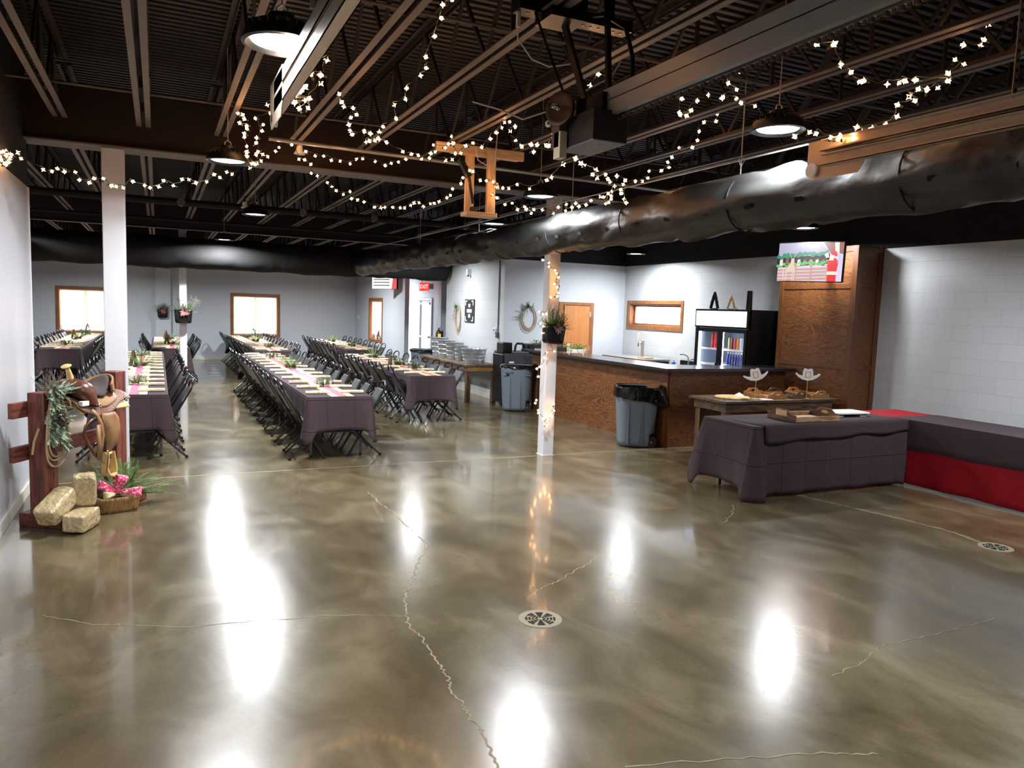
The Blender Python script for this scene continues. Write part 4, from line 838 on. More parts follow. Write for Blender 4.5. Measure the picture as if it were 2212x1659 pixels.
for q,z in enumerate((.55,.86,1.08,1.33)):
    mb=MB(); z_=z-.008
    for k in range(12): mb.box(.08,.6,.07+k*.1,.075+k*.1,z_-.006,z_)
    mb.box(.07,.08,.05,FW-.05,z_-.02,z_+.01).box(.6,.61,.05,FW-.05,z_-.01,z_); mb.build('shelf',M['white'],t,smooth=0)
def prod(name,x,y,z,h,r,c,label,grp,cap=None,neck=True):
    o=MB()
    if neck: o.lathe([(0,0),(r,0),(r,h*.6),(r*.35,h*.82),(r*.35,h*.98),(r*.45,h*.98),(r*.45,h),(0,h)],n=10)
    else: o.lathe([(0,0),(r*.9,0),(r,.006),(r,h-.006),(r*.9,h),(0,h)],n=12)
    if cap: o.lathe([(0,h*.9),(r*.5,h*.9),(r*.5,h*1.01),(0,h*1.01)],n=8,mi=1)
    return tag(o.build(name,[c,cap or c],None,loc=(8.15+x,8.86+y,z)),label,'bottle' if neck else 'can',grp)
pc=[('olive','(150,150,60)'),('plum','x')]
cs=[(152,146,58),(96,48,64),(206,70,74),(206,138,50),(190,190,196),(182,180,190),(196,208,216),(206,222,232)]
nm=['olive','plum red','bright red','amber','pale grey','grey lilac','pale blue','ice blue']
pm=[mat('drink_'+n.replace(' ','_'),c,.3) for n,c in zip(nm,cs)]
for i in range(8):
    prod('drink_can',.14,.56-.065*i,1.33,.18,.028,pm[i],'tall %s can on the top shelf of the right fridge door'%nm[i],'tall cans on the top right fridge shelf',neck=False)
pb=mat('navy_bottle',(40,48,120),.25); pw=mat('silver_bottle_top',(206,206,220),.3); pg=mat('gold_bottle',(196,170,96),.25); pt=mat('pale_bottle',(206,200,176),.2); pr=mat('red_can',(206,32,38),.3)
for i in range(9): prod('drink_bottle',.13+.0*i,.57-.06*i,1.08,.2,.025,pb,'navy blue bottle on the middle shelf behind the right fridge door','navy bottles on the middle fridge shelf',cap=pw)
for i in range(9): prod('drink_bottle',.13,.57-.06*i,.86,.19,.026,pg if i<5 else pt,'%s bottle on the lower shelf behind the right fridge door'%('golden' if i<5 else 'pale'),'golden bottles on the lower fridge shelf' if i<5 else 'pale bottles on the lower fridge shelf',cap=pw)
for i in range(6): prod('soda_can',.14,.96-.068*(i%3+.0) ,1.33+.122*(i//3),.12,.031,pr,'red soda can stacked on the shelf behind the left fridge door','red soda cans in the fridge',cap=None,neck=False)
for i in range(4): prod('drink_bottle',.16,1.12-.075*i,.86+.0,.17,.03,pt,'pale short bottle on the lower shelf behind the left fridge door','short bottles behind the left fridge door',cap=None)
prod('liquor_bottle',.14,.72,.86,.32,.045,mat('tequila_bottle',(214,206,158),.15),'tall square-shouldered pale bottle with a red cap behind the left fridge door',None,cap=pr)
# on top of the fridge
woodtree(8.25,9.8,1.962,.27,'open black tree outline standing on the fridge',rz=-1.35,mm='black2'); woodtree(8.27,9.42,1.962,.21,'small tan tree outline standing on the fridge',rz=-.95,mm='trayw')
o=MB(); o.prism([(-.045,0),(.045,0),(.033,.29),(-.033,.29)],.05,frame((8.28,9.0,1.962),(0,-1,0),(0,0,1))); tag(o.build('router_tower',M['black2'],smooth=0,bevel=.004),'tall black tapered box standing on the fridge','box')
tag(MB().tube([(8.22,9.15,1.967),(8.2,9.2,2.0),(8.23,9.26,1.967),(8.3,9.3,1.967)],.006,5).build('coiled_cable',M['whitewire']),'small pale cable loop on top of the fridge','cable')
# back counter, kegerator -----------------------------------------------------
t=thing('back_counter','low dark back counter with sink along the right wall','counter',(8.4,10.15,0))
MB().box(0,.6,0,1.5,0,.88).build('base',M['black2'],t,smooth=0); MB().box(-.02,.61,0,1.5,.88,.91).build('worktop',M['silver'],t,smooth=0,bevel=.003)
MB().box(.58,.61,.2,1.4,.91,1.0).build('backsplash',M['black2'],t,smooth=0)
for i,(y,h) in enumerate(((10.95,.23),(10.62,.16))):
    t=thing('sink_faucet',['tall curved steel faucet behind the bar','short curved steel faucet behind the bar nearer the fridge'][i],'faucet',(8.7,y,.91))
    MB().tube([(0,0,0),(0,0,h*.55),(-.02,0,h*.85),(-.07,.04,h),(-.14,.08,h*.98)],.012,8).build('spout',M['silver'],t); MB().bar((0,0,h*.4),(0,-.07,h*.62),.012,.012).build('lever',M['silver'],t)
prodl=[(8.6,11.25,'blue round soap pad bottle beside the tall faucet',(70,120,210),.1,.035),(8.62,10.45,'small blue dish soap bottle beside the short faucet',(40,60,140),.15,.028)]
for x,y,l,c,h,r in prodl: tag(MB().lathe([(0,0),(r,0),(r,h*.7),(r*.4,h*.85),(r*.4,h),(0,h)],n=12).build('soap_bottle',mat('soap',c,.3),loc=(x,y,.911)),l,'bottle')
for i in range(5):
    n=8-i; o=MB(); h=.34-.045*i
    o.lathe([(0,0),(.03,0),(.042,h),(.039,h),(.028,.004)],n=12)
    for k in range(7): o.lathe([(.031+.011*k/7,h*k/7),(.035+.011*k/7,h*k/7+.004),(.031+.011*k/7,h*k/7+.008)],n=12)
    tag(o.build('cup_stack',M['jar'],loc=(8.55+.1*(i%2),10.36-.075*i,.911)),'stack of clear plastic cups beside the fridge, %s from the left'%ORD[i],'cups','stacks of clear cups beside the fridge')
t=thing('kegerator','black kegerator with a steel top and a chrome tap tower','kegerator',(8.3,11.8,0))
MB().box(0,.62,0,1.4,0,.95).build('cabinet',M['black2'],t,smooth=0,bevel=.01); MB().box(-.02,.63,-.01,1.42,.95,.99).build('steel_top',M['silver'],t,smooth=0,bevel=.004)
MB().box(-.03,-.02,-.01,1.4,.95,.985).build('front_trim',M['oak'],t,smooth=0)
MB().lathe([(0,0),(.055,0),(.055,.015),(.03,.02),(.03,.34),(.0,.35)],(.3,.45,.99),18).build('tap_tower',M['silver'],t)
MB().cyl((.28,.45,1.27),(.18,.43,1.27),.013,8).cyl((.18,.43,1.29),(.18,.43,1.21),.012,8).build('faucet',M['chrome'],t)
MB().lathe([(0,0),(.012,0),(.024,.1),(.024,.17),(.01,.185),(0,.185)],(.19,.44,1.29),10).build('tap_handle',M['bubble'],t)
tag(MB().box(8.42,8.62,11.9,12.15,.991,1.015).build('wooden_box',M['boardw'],smooth=0,bevel=.003),'pale flat wooden board on the kegerator top','board')
# black equipment case behind the bar end ----------------------------------------
t=thing('equipment_case','tall dark grey moulded case with a white corner logo behind the bar end','case',(5.95,12.95,0))
MB().box(-.03,.62,0,.45,.05,1.05).build('body',mat('dark_case',(58,58,60),.55),t,smooth=0,bevel=.02)
MB().box(-.04,-.0,-.01,.46,.06,1.0).build('side_rail',M['black2'],t,smooth=0,bevel=.015); MB().box(-.04,.16,.0,.3,1.0,1.22).build('corner_tower',M['black2'],t,smooth=0,bevel=.015); MB().box(.5,.64,.0,.3,1.0,1.2).build('corner_tower',M['black2'],t,smooth=0,bevel=.015)
MB().tube([(.26,.1,1.05),(.27,.1,1.16),(.3,.1,1.2),(.42,.1,1.2),(.45,.1,1.16),(.46,.1,1.05)],.022,8).build('carry_handle',M['black2'],t)
MB().box(.1,.2,-.004,.0,.83,.86).box(.1,.12,-.004,0,.77,.83).build('logo',M['white'],t,smooth=0)
for x in (.05,.55): MB().cyl((x,.1,.05),(x,.2,.05),.05,12).build('wheel',M['rubber'],t)
# planters and tiles on the bar ---------------------------------------------------
def boxplanter(x,y,label,white=True,rz=0,k=26):
    t=thing('planter',label,'planter',(x,y,BZ),rz); mm=M['bubble'] if white else M['lead']
    mb=MB(); mb.grid(14,6,lambda a,b:(math.cos(a*2*PI)*(.14+.02*b)*(1+.25*abs(math.sin(a*4*PI))*.2),math.sin(a*2*PI)*(.06+.012*b),.03+b*.07),cu=True); mb.box(-.11,.11,-.045,.045,.03,.04); mb.build('trough',mm,t,solid=.006)
    mb=MB()
    for sx in (-1,1): mb.tube([(sx*.11,-.06,.1),(sx*.12,-.055,.04),(sx*.13,-.06,0)],.006,6).tube([(sx*.11,.06,.1),(sx*.12,.055,.04),(sx*.13,.06,0)],.006,6)
    mb.build('feet',mm,t)
    mb=MB(); greens(mb,(0,0,.09),.2,.1,.09,k,.17,w=.03,n=9); mb.build('fir_sprigs',M['fern'] if not white else M['fernl'],t,smooth=0)
    mb=MB()
    for q in range(60):
        a=rnd.uniform(0,6.28);r_=rnd.uniform(.3,1); p=V((math.cos(a)*.15*r_,math.sin(a)*.07*r_,.1+rnd.uniform(0,.07))); d=V((rnd.uniform(-1,1),rnd.uniform(-1,1),rnd.uniform(.1,1))).normalized()*.035; s=d.cross(V((0,0,1))).normalized()*.012
        mb.add([p,p+d*.5+s,p+d,p+d*.5-s],[(0,1,2,3)])
    mb.build('leaves',M['fernl'] if white else M['fern'],t,smooth=0)
boxplanter(6.38,10.95,'white footed planter with bright greenery on the bar, right of the column',True,-.9); boxplanter(6.42,11.5,'grey planter with greenery just behind the column on the bar',False,-.9,18)
boxplanter(6.36,12.35,'dark planter with fir sprigs at the far end of the bar',False,-.9,18)
t=thing('tile_tower','upright stack of three small cream tile blocks in a black stand on the bar','decoration',(6.3,11.12,BZ),-.6)
MB().box(-.035,.035,-.012,.012,0,.2).build('stand',M['black2'],t,smooth=0)
for q in range(3): MB().box(-.03,.03,-.02,-.012,.014+q*.062,.07+q*.062).build('tile',M['burlap'],t,smooth=0,bevel=.002)
# wheeled bins -------------------------------------------------------------------
def bin_(x,y,rz,label,logo=True,drape=.11,wheel=True):
    t=thing('wheeled_bin',label,'bin',(x,y,0),rz)
    def prof(a,b):
        c=math.cos(a*2*PI);s=math.sin(a*2*PI); w=.245+.05*b;d=.25+.045*b; e=.62
        X=w*math.copysign(abs(c)**e,c);Y=d*math.copysign(abs(s)**e,s)
        if c>.55 and b<.2: X=min(X,.14+.02*b)
        return (X,Y,.02+.80*b)
    mb=MB(); mb.grid(48,14,prof,cu=True); 
    mb.add([prof(i/48,0) for i in range(48)],[tuple(range(48))]); mb.build('body',M['greyplastic'],t,solid=.006,smooth=40)
    mb=MB()
    for sx in (-.13,.06):
        for (xa,xb) in ((sx,sx+.008),): mb.box(xa,xb,-.292,-.25,.05,.66)
    mb.box(-.24,-.12,-.29,-.25,.66,.672).box(.06,.24,-.29,-.25,.66,.672); mb.build('moulded_rib',M['greyplastic'],t,smooth=0)
    mb=MB(); mb.tube([prof(i/40,1.0) for i in range(40)],.014,6,closed=True); mb.build('rim',M['greyplastic'],t)
    for s in (-1,1):
        mb=MB(); mb.lathe([(.0,-.02),(.03,-.02),(.03,-.014),(.05,-.012),(.05,-.02),(.075,-.02),(.078,0),(.075,.02),(.05,.02),(0,.012)],n=24); o=mb.build('wheel',M['rubber'],t,loc=(.2,s*.21,.08)); o.rotation_euler=(-s*PI/2,0,0)
        MB().cyl((.2,s*.225,.08),(.2,s*.24,.08),.016,10).build('wheel_hub',mat('red_hub',(150,50,48),.4),t)
    # bin bag folded over the rim
    def bag(a,b):
        p=V(prof(a,1.0)); o=V((p.x,p.y,0)).normalized(); w=noise.fractal(V((math.cos(a*2*PI)*3,math.sin(a*2*PI)*3,b*4)),1,2,3)
        if b<.3: k=b/.3; r_=-.05+.05*k; z=.72+.11*k+.012*w
        elif b<.42: k=(b-.3)/.12; r_=.0+.024*k; z=.84-.002*k+.006*w
        else: k=(b-.42)/.58; r_=.024+.016*w*k+.012*math.sin(a*70)*k; z=.838-drape*k*(1+.35*math.sin(a*2*PI+1)) 
        ear=math.exp(-((a-.97)/.05)**2)+math.exp(-((a+.03)/.05)**2); r_+=ear*.16*max(0,(b-.3))/.7
        return (p.x+o.x*r_,p.y+o.y*r_,z+ear*.035)
    mb=MB(); mb.grid(96,16,bag,cu=True); mb.build('bin_bag',M['bag'],t,smooth=60)
    if logo:
        txt(t,'BRUTE','logo',.05,(-.215,-.292,.70),(PI/2,0,0),M['black2'])
        MB().box(-.19,-.15,-.294,-.288,.66,.69).build('badge',M['black2'],t,smooth=0)
    return t
def txt(parent,s,name,size,loc,rot,mm,align='LEFT',ext=.0008):
    c=bpy.data.curves.new(name,'FONT'); c.body=s; c.size=size; c.extrude=ext; c.align_x=align; c.align_y='CENTER'; c.resolution_u=2
    o=bpy.data.objects.new('tmp',c); COL.objects.link(o); dg=bpy.context.evaluated_depsgraph_get(); me=bpy.data.meshes.new_from_object(o.evaluated_get(dg)); bpy.data.objects.remove(o)
    me.materials.clear(); me.materials.append(mm); q=bpy.data.objects.new(name,me); COL.objects.link(q); q.parent=parent; q.location=loc; q.rotation_euler=rot; return q
bin_(6.08,8.74,-.5,'grey wheeled bin with a large black bag before the bar corner',logo=False,drape=.22)
bin_(5.98,12.45,-.42,'grey wheeled bin with lettering beside the bar end',drape=.06)
bin_(5.75,17.2,-.3,'grey bin with a black bag far back beside the tub bench',logo=False,drape=.08)
# long bench table with washtubs ---------------------------------------------------
t=thing('serving_table','long rustic wooden table against the block wall carrying metal tubs','table',(5.42,13.58,0))
MB().box(0,.70,0,2.85,.70,.75).build('tabletop',[M['rusticy']],t,smooth=0,bevel=.006); MB().box(.04,.66,.02,.05,.62,.70).build('apron',M['trayw'],t,smooth=0); MB().box(.02,.05,.05,2.8,.62,.70).build('apron',M['rusticy'],t,smooth=0)
for x in (.03,.58):
    for y in (.03,2.7): MB().box(x,x+.09,y,y+.09,0,.62).build('leg',M['rusticv'],t,smooth=0,bevel=.004)
def tub(x,y,r,h,label,sx=1.0,hoops=3,dk=False):
    t=thing('metal_tub',label,'tub',(x,y,.75),.3); pr=[(0,0),(r*.78,0),(r*.8,.01)]
    for k in range(hoops):
        z=h*(k+1)/(hoops+1); rr=r*(.8+.2*z/h); pr+=[(rr-.002,z-.012),(rr+.006,z),(rr-.002,z+.012)]
    pr+=[(r-.004,h-.015),(r+.008,h-.006),(r+.008,h),(r-.006,h),(r*.8,.02),(0,.015)]
    MB().lathe(pr,n=40,sx=sx).build('tub_body',M['galv'],t)
    for a in (-PI/2-.3,PI/2-.3):
        mb=MB(); mb.tube([(r*sx*math.cos(a)+.05*math.cos(b)*math.sin(a),r*math.sin(a)*1.02-.05*math.cos(b)*math.cos(a)-(.02),h*.78+.035*math.sin(b)) for b in [PI*q/6 for q in range(7)]],.007,6); mb.build('tub_handle',M['silver'],t)
tub(5.76,14.02,.26,.29,'largest galvanised washtub at the near end of the serving table',1.0)
tub(5.74,14.68,.14,.31,'narrow galvanised bucket between the two round tubs')
tub(5.76,15.1,.2,.36,'galvanised tub with a raised handle, third along the serving table')
tub(5.76,15.62,.2,.38,'galvanised tub further along the serving table'); tub(5.78,16.1,.2,.42,'farthest galvanised tub on the serving table')
# wall pieces -------------------------------------------------------------------
def lasso(x,y,z,label,M4,r=.2,squash=.75):
    t=thing('lariat_wreath',label,'wreath'); t.matrix_world=M4
    for q,(rr,dz) in enumerate(((r,0),(r*1.03,-.012),(r*.97,.01),(r*1.08,-.03))):
        MB().tube([(rr*squash*math.cos(a),-.02-.006*q,dz+rr*math.sin(a)*1.15) for a in [k*PI/16 for k in range(32)]],.007,6,closed=True).build('rope_coil',M['rope'],t)
    mb=MB()
    for q in range(26):
        a=rnd.uniform(PI*.35,PI*1.05); p=V((r*squash*math.cos(a),-.04,r*1.15*math.sin(a))); sprig(mb,p,V((math.cos(a)+rnd.uniform(-.9,.9),rnd.uniform(-.5,-.1),math.sin(a)*.3+rnd.uniform(-1,1))),.13,.022,9)
    mb.build('cedar_sprigs',M['sage'],t,smooth=0); mb=MB(); pinecone(mb,(-r*.25,-.06,r*.95),.07,.03); mb.build('pinecone',M['cone'],t)
    mb=MB()
    for q in range(8): mb.lathe([(0,-.006),(.006,0),(0,.006)],(-r*.9+rnd.uniform(-.05,.05),-.05,rnd.uniform(-.1,.15)),6)
    mb.build('berries',M['berry'],t)
lasso(0,0,0,'coiled rope wreath with cedar on the bar wall left of the column',frame((6.75,13.6,1.7),(1,0,0),(0,1,0)))
lasso(0,0,0,'coiled rope wreath with cedar on the block wall left of the sign',frame((6.2,16.05,1.62),(0,-1,0),(1,0,0)),r=.24,squash=.62)
t=thing('wall_sign','black board sign with white lettering blocks and corner brackets on the block wall','sign'); t.matrix_world=frame((6.2,15.38,1.79),(0,-1,0),(1,0,0))
MB().box(-.27,.27,-.02,0,-.25,.25).build('board',M['lead'],t,smooth=0,bevel=.002)
mb=MB()
for sx in (-1,1):
    for sz in (-1,1):
        xa,xb=sorted((sx*.23,sx*.13));za,zb=sorted((sz*.225,sz*.2)); mb.box(xa,xb,-.024,-.02,za,zb); xa,xb=sorted((sx*.23,sx*.2));za,zb=sorted((sz*.2,sz*.12)); mb.box(xa,xb,-.024,-.02,za,zb)
mb.build('corner_bracket',M['white'],t,smooth=0)
for s,z,sz in (('THE',.115,.1),('BUFFET',.0,.1),('BAR',-.11,.1)): 
    MB().box(-.055 if len(s)<4 else -.14,.055 if len(s)<4 else .14,-.0225,-.02,z-.038,z+.038).build('lettering_block',M['white'],t,smooth=0)
MB().lathe([(0,0),(.02,.0),(.012,.02),(0,.02)],(0,-.03,.235),8).build('bow',M['sage'],t)
t=thing('thermostat','small white thermostat with a dark display near the wall corner','thermostat'); t.matrix_world=frame((6.2,13.98,1.42),(0,-1,0),(1,0,0))
MB().box(-.05,.05,-.03,0,-.045,.045).build('case',M['white'],t,smooth=0,bevel=.006); MB().box(-.03,.015,-.032,-.03,-.025,.025).build('display',M['lead'],t,smooth=0)
t=thing('electric_conduit','grey conduit dropping to a junction box by the wall corner','conduit'); t.matrix_world=frame((6.2,13.83,0),(0,-1,0),(1,0,0))
MB().cyl((0,-.015,1.38),(0,-.015,2.95),.012,8).build('pipe',M['greymetal'],t); MB().box(-.04,.04,-.05,0,1.27,1.38).build('junction_box',M['greymetal'],t,smooth=0,bevel=.004)
t=thing('exit_sign','glowing red EXIT sign above the far entry door','sign'); t.matrix_world=frame((6.45,19.3,2.38),(.45,-.893,0),(.893,.45,0))
MB().box(-.17,.17,-.02,.02,-.11,.11).build('case',em('exit_red',(255,36,34),3.5),t,smooth=0,bevel=.01)
txt(t,'EXIT','lettering',.15,(0,-.022,0),(PI/2,0,0),em('exit_pale',(255,170,160),3),'CENTER'); MB().box(.17,.3,.0,.03,-.06,.08).cyl((-.1,0,.11),(-.1,0,1.0),.008,6).build('bracket',M['greymetal'],t,smooth=0)
t=thing('fire_extinguisher','dark fire extinguisher with a yellow label past the far tubs','extinguisher',(6.08,17.05,.98))
MB().lathe([(0,0),(.065,0),(.07,.01),(.07,.26),(.05,.31),(.02,.33),(.02,.36),(0,.36)],n=18).build('cylinder',M['redext'],t); MB().box(-.045,.03,-.075,-.066,.05,.24).build('label',M['yellow'],t,smooth=0)
MB().bar((-.02,0,.36),(.06,0,.4),.02,.01).tube([(.02,0,.36),(.09,0,.33),(.09,0,.1)],.008,6).build('handle',M['black2'],t); MB().box(-.02,.12,-.0,.07,.1,.3).build('wall_hook',M['lead'],t,smooth=0)
t=thing('light_switch','pair of white switch plates on the side wall near the corner','switch'); t.matrix_world=frame((5.98,24.65,1.45),(0,-1,0),(1,0,0))
for x in (-.1,.1): MB().box(x-.035,x+.035,-.01,0,-.06,.06).build('plate',M['white'],t,smooth=0,bevel=.002)
t=thing('security_camera','small white camera high on the block wall','camera',(6.14,15.4,2.63)); MB().box(-.04,.06,-.03,.03,-.07,.07).build('body',M['white'],t,smooth=0,bevel=.01); MB().lathe([(0,-.1),(.025,-.09),(.03,-.07),(0,-.06)],n=12).build('lens',M['lead'],t)
# rustic table with trays behind the buffet ------------------------------------------
t=thing('rustic_table','dark rustic wooden table pushed against the bar front','table',(6.42,7.3,0))
MB().box(-.02,1.92,-.02,.7,.75,.785).build('tabletop',M['rustic'],t,smooth=0,bevel=.004); mb=MB(); mb.box(.03,1.87,.03,.06,.64,.75).box(.03,1.87,.62,.65,.64,.75).box(.03,.06,.06,.62,.64,.75).box(1.84,1.87,.06,.62,.64,.75); mb.build('apron',M['rustic'],t,smooth=0)
for x in (.05,1.76):
    for y in (.05,.55): MB().box(x,x+.09,y,y+.09,0,.64).build('leg',M['rusticv'],t,smooth=0,bevel=.004)
TZ=.786
o=MB().lathe([(0,0),(.215,0),(.225,.012),(.215,.024),(0,.024)],n=48).build('serving_board',M['boardw'],loc=(6.78,7.6,TZ)); tag(o,'round pale wooden board on the left of the rustic table','board')
def tray(x,y,z,w,d,label,m1,m2,rz=0,grp=None,plate=False,hh=.10,hd=.06):
    """long along x (w), handled ends at +-x... ends carry the arched handles"""
    t=thing('wooden_tray',label,'tray',(x,y,z),rz,grp)
    MB().box(-w/2,w/2,-d/2,d/2,0,.012).build('tray_floor',m1,t,smooth=0)
    for s in (-1,1): MB().box(-w/2,w/2,s*d/2-.006,s*d/2+.006,0,hd*.8).build('long_side',m1,t,smooth=0,bevel=.002)
    # arched ends with a real hand hole: outer ring of quads around an ellipse
    for s in (-1,1):
        outer=[(-d/2,0),(-d/4,0),(0,0),(d/4,0),(d/2,0),(d/2,hd*.75),(d/2,hd),(d*.36,hd),(d*.2,hh),(0,hh),(-d*.2,hh),(-d*.36,hd),(-d/2,hd),(-d/2,hd*.5)]
        cz=hh*.66; n=len(outer); inner=[]
        for (a,b) in outer:
            an=math.atan2((b-cz)/ (hh*.5),a/(d*.5)); inner.append((d*.14*math.cos(an),cz+hh*.17*math.sin(an)))
        vs=[];
        for off in (-.007,.007):
            vs+=[(s*w/2+off,a,b) for a,b in outer]+[(s*w/2+off,a,b) for a,b in inner]
        fs=[]
        for i in range(n):
            j=(i+1)%n; fs+=[(i,j,n+j,n+i),(2*n+i,3*n+i,3*n+j,2*n+j),(i,2*n+i,2*n+j,j),(n+i,n+j,3*n+j,3*n+i)]
        e=MB().add(vs,fs).build('handled_end',m2,t,smooth=0)
        if plate: MB().box(s*w/2-(.009 if s<0 else -.0),s*w/2+(.009 if s>0 else 0),-.08,.08,cz-.03,cz+.03).build('name_plate',M['boardw'],t,smooth=0,bevel=.002)
    return t
tray(7.36,7.62,TZ,.5,.3,'tan handled tray on the rustic table, nearest the round board',M['trayw'],M['trayw'],PI/2-.08)
tray(7.74,7.6,TZ,.5,.3,'dark brown handled tray in the middle of the rustic table',M['acaciad'],M['acaciad'],PI/2)
tray(8.12,7.62,TZ,.5,.3,'tan handled tray at the right end of the rustic table',M['trayw'],M['trayw'],PI/2)
for i,(x,y,l) in enumerate(((7.02,7.72,'crumpled white paper napkin behind the round board'),(7.12,7.36,'small white paper sheet at the front edge of the rustic table'))):
    mb=MB(); mb.grid(9,7,lambda a,b:((a-.5)*.17,(b-.5)*.13,.004+(.05 if i==0 else .008)*math.exp(-((a-.4)**2+(b-.5)**2)*9)+.012*abs(noise.noise(V((a*4,b*4,i)))))); tag(mb.build('paper_napkin',M['white'],loc=(x,y,TZ),solid=.0015),l,'napkin')
def hatsign(x,y,z,h,label,tilt,rz):
    t=thing('hat_sign',label,'sign',(x,y,z),rz)
    MB().lathe([(0,0),(.035,0),(.035,.012),(0,.012)],n=14).build('foot',M['boardw'],t)
    MB().cyl((0,0,.01),(0,0,h),.004,6).build('stick',M['boardw'],t)
    P=[(-.125,.0),(-.158,.035),(-.148,.05),(-.11,.026),(-.068,.014),(-.062,.07),(-.054,.105),(-.03,.112),(0,.1),(.03,.112),(.054,.105),(.062,.07),(.068,.014),(.11,.026),(.148,.05),(.158,.035),(.125,.0),(.07,-.035),(0,-.05),(-.07,-.035)]
    o=MB().prism(P,.008,frame((0,0,0),(1,0,0),(0,0,1))).build('hat_cutout',M['white'],t,smooth=0,loc=(0,0,h+.03)); o.rotation_euler=(0,tilt,0)
    MB().box(-.033,.033,-.014,-.008,-.01,.07).build('card_frame',M['boardw'],o,smooth=0); MB().box(-.023,.023,-.0155,-.014,.0,.06).build('card',M['bubble'],o,smooth=0)
hatsign(6.98,7.4,TZ,.265,'white cowboy hat sign on a stick, tilted, over the round board',-.25,-.75); hatsign(7.82,7.34,TZ,.265,'white cowboy hat sign on a stick, upright, before the middle tray',0,-.62)
# buffet tables ---------------------------------------------------------------
def plain_table(x0,x1,y0,y1,z,label):
    t=thing('buffet_table',label,'table',(x0,y0,0)); w=x1-x0;d=y1-y0
    MB().box(.01,w-.01,.01,d-.01,z-.03,z).build('tabletop',M['lead'],t,smooth=0)
    for x in (.14,w-.14):
        for y in (.12,d-.12): MB().cyl((x,y,0),(x,y,z-.03),.016,8).build('leg',M['black2'],t)
plain_table(5.45,7.66,5.75,6.5,.735,'folding table under the floor-length plum cloth'); plain_table(7.72,8.45,1.6,6.48,.735,'long folding table under the plum and red cloths along the right wall')
mb=clothmesh(5.43,7.69,5.73,6.52,.742,(.715,.0,.3,.63),(1,.15,.0,.8),fold=.012,flare=.06,seed=91,rows=14,N=44)
tag(mb.build('tablecloth',M['crease'],smooth=55,solid=.002),'floor-length plum cloth over the buffet table with the wooden tray','tablecloth')
mb=MB(); mb.box(5.5,7.69,5.70,5.733,.742,.7455)
def ov(a,b):
    x=5.55+a*2.13; dz=(.17+.012*math.sin(a*17)-.05*a)*b
    return (x,5.705-.006*math.sin(a*25)*b-.012*b,.7455-dz)
mb=MB(); mb.grid(40,6,ov); mb.grid(40,3,lambda a,b:(5.55+a*2.13,5.705+.5*b,.7458-.001*b)); tag(mb.build('table_topper',M['cloth'],solid=.002),'plum overlay folded over the front edge of the buffet table','cloth')
mb=clothmesh(7.70,8.47,1.55,6.50,.742,(.7,.5,.5,.715),(.5,0,0,.0),fold=.012,flare=.05,seed=17,rows=12,N=60)
tag(mb.build('tablecloth',M['redcloth'],smooth=55,solid=.002),'floor-length crimson cloth on the table along the right wall','tablecloth')
mb=clothmesh(7.692,8.476,1.5,5.93,.747,(.3,.3,.001,.33),(0,0,0,0),fold=.004,flare=.015,seed=5,rows=5,N=50)
tag(mb.build('table_topper',M['cloth'],smooth=55,solid=.002),'plum cloth laid over the crimson cloth along the right wall','cloth')
tray(6.42,6.05,.7495,.62,.42,'large acacia tray with an oval plate on the plum buffet table',M['acacia'],M['acaciad'],-.03,plate=True,hh=.115,hd=.07)
t=thing('white_tray','low white plastic tray lid on two feet beside the acacia tray','tray',(7.22,6.2,.744),-.1)
MB().prism(rrect(.5,.3,.03),.02,Matrix.Translation((0,0,.03))).build('lid',M['bubble'],t,smooth=0,bevel=.006); MB().box(.12,.22,-.12,.12,0,.03).box(-.22,-.12,-.12,.12,0,.03).build('feet',M['white'],t,smooth=0)
MB().prism(rrect(.46,.27,.03),.01,Matrix.Translation((0,0,.02))).build('seal',M['black2'],t,smooth=0)
# televisions -------------------------------------------------------------------
def tv(M4,w,h,label,bar=True):
    t=thing('television',label,'television'); t.matrix_world=M4
    MB().box(-w/2,w/2,0,.05,-h/2,h/2).build('case',M['black2'],t,smooth=0,bevel=.006)
    MB().box(-.12,.12,.05,.12,-.12,.12).build('wall_mount',M['black2'],t,smooth=0); MB().bar((0,.12,0),(.05,.45,.02),.05,.08).build('mount_arm',M['black2'],t,smooth=0)
    return t
def quad(mb,a,mi=0,y=-.001): mb.add([(p[0],y,p[1]) for p in a],[tuple(range(len(a)))],mi)
w,h=.93,.54
a=V((7.86,7.98,2.63)); t=tv(frame((8.04,7.66,2.62),V((.30,-.92,-.02)),V((.90,.30,.17)).normalized() if 0 else V((.92,.30,.0)),None),w,h,'television above the bar end showing a snowy wooden stall')
S=[em('screen_'+n,c,s) for n,c,s in (('snow',(206,196,222),1.25),('roof',(168,166,190),1.2),('garland',(40,140,104),1.1),('fence',(196,150,134),1.2),('dark',(46,34,40),1),('red',(214,30,34),1.3),('skin',(236,206,196),1.3),('green',(96,190,96),1.2),('sign',(196,190,226),1.2),('brown',(150,92,80),1.1),('deer',(214,190,170),1.25))]
mb=MB(); W,HH=w/2-.012,h/2-.012
quad(mb,[(-W,-HH),(W,-HH),(W,HH),(-W,HH)],0); quad(mb,[(-W,.07),(W*.65,.12),(W*.3,HH),(-W,HH)],1,-.002)
quad(mb,[(W*.4,HH),(W*.65,.1),(W,.1),(W,HH)],9,-.0015); quad(mb,[(W*.72,HH),(W*.8,.0),(W*.9,0),(W*.86,HH)],6,-.0025)
quad(mb,[(-W,-.08),(W*.62,-.02),(W*.62,.1),(-W,.06)],4,-.002)
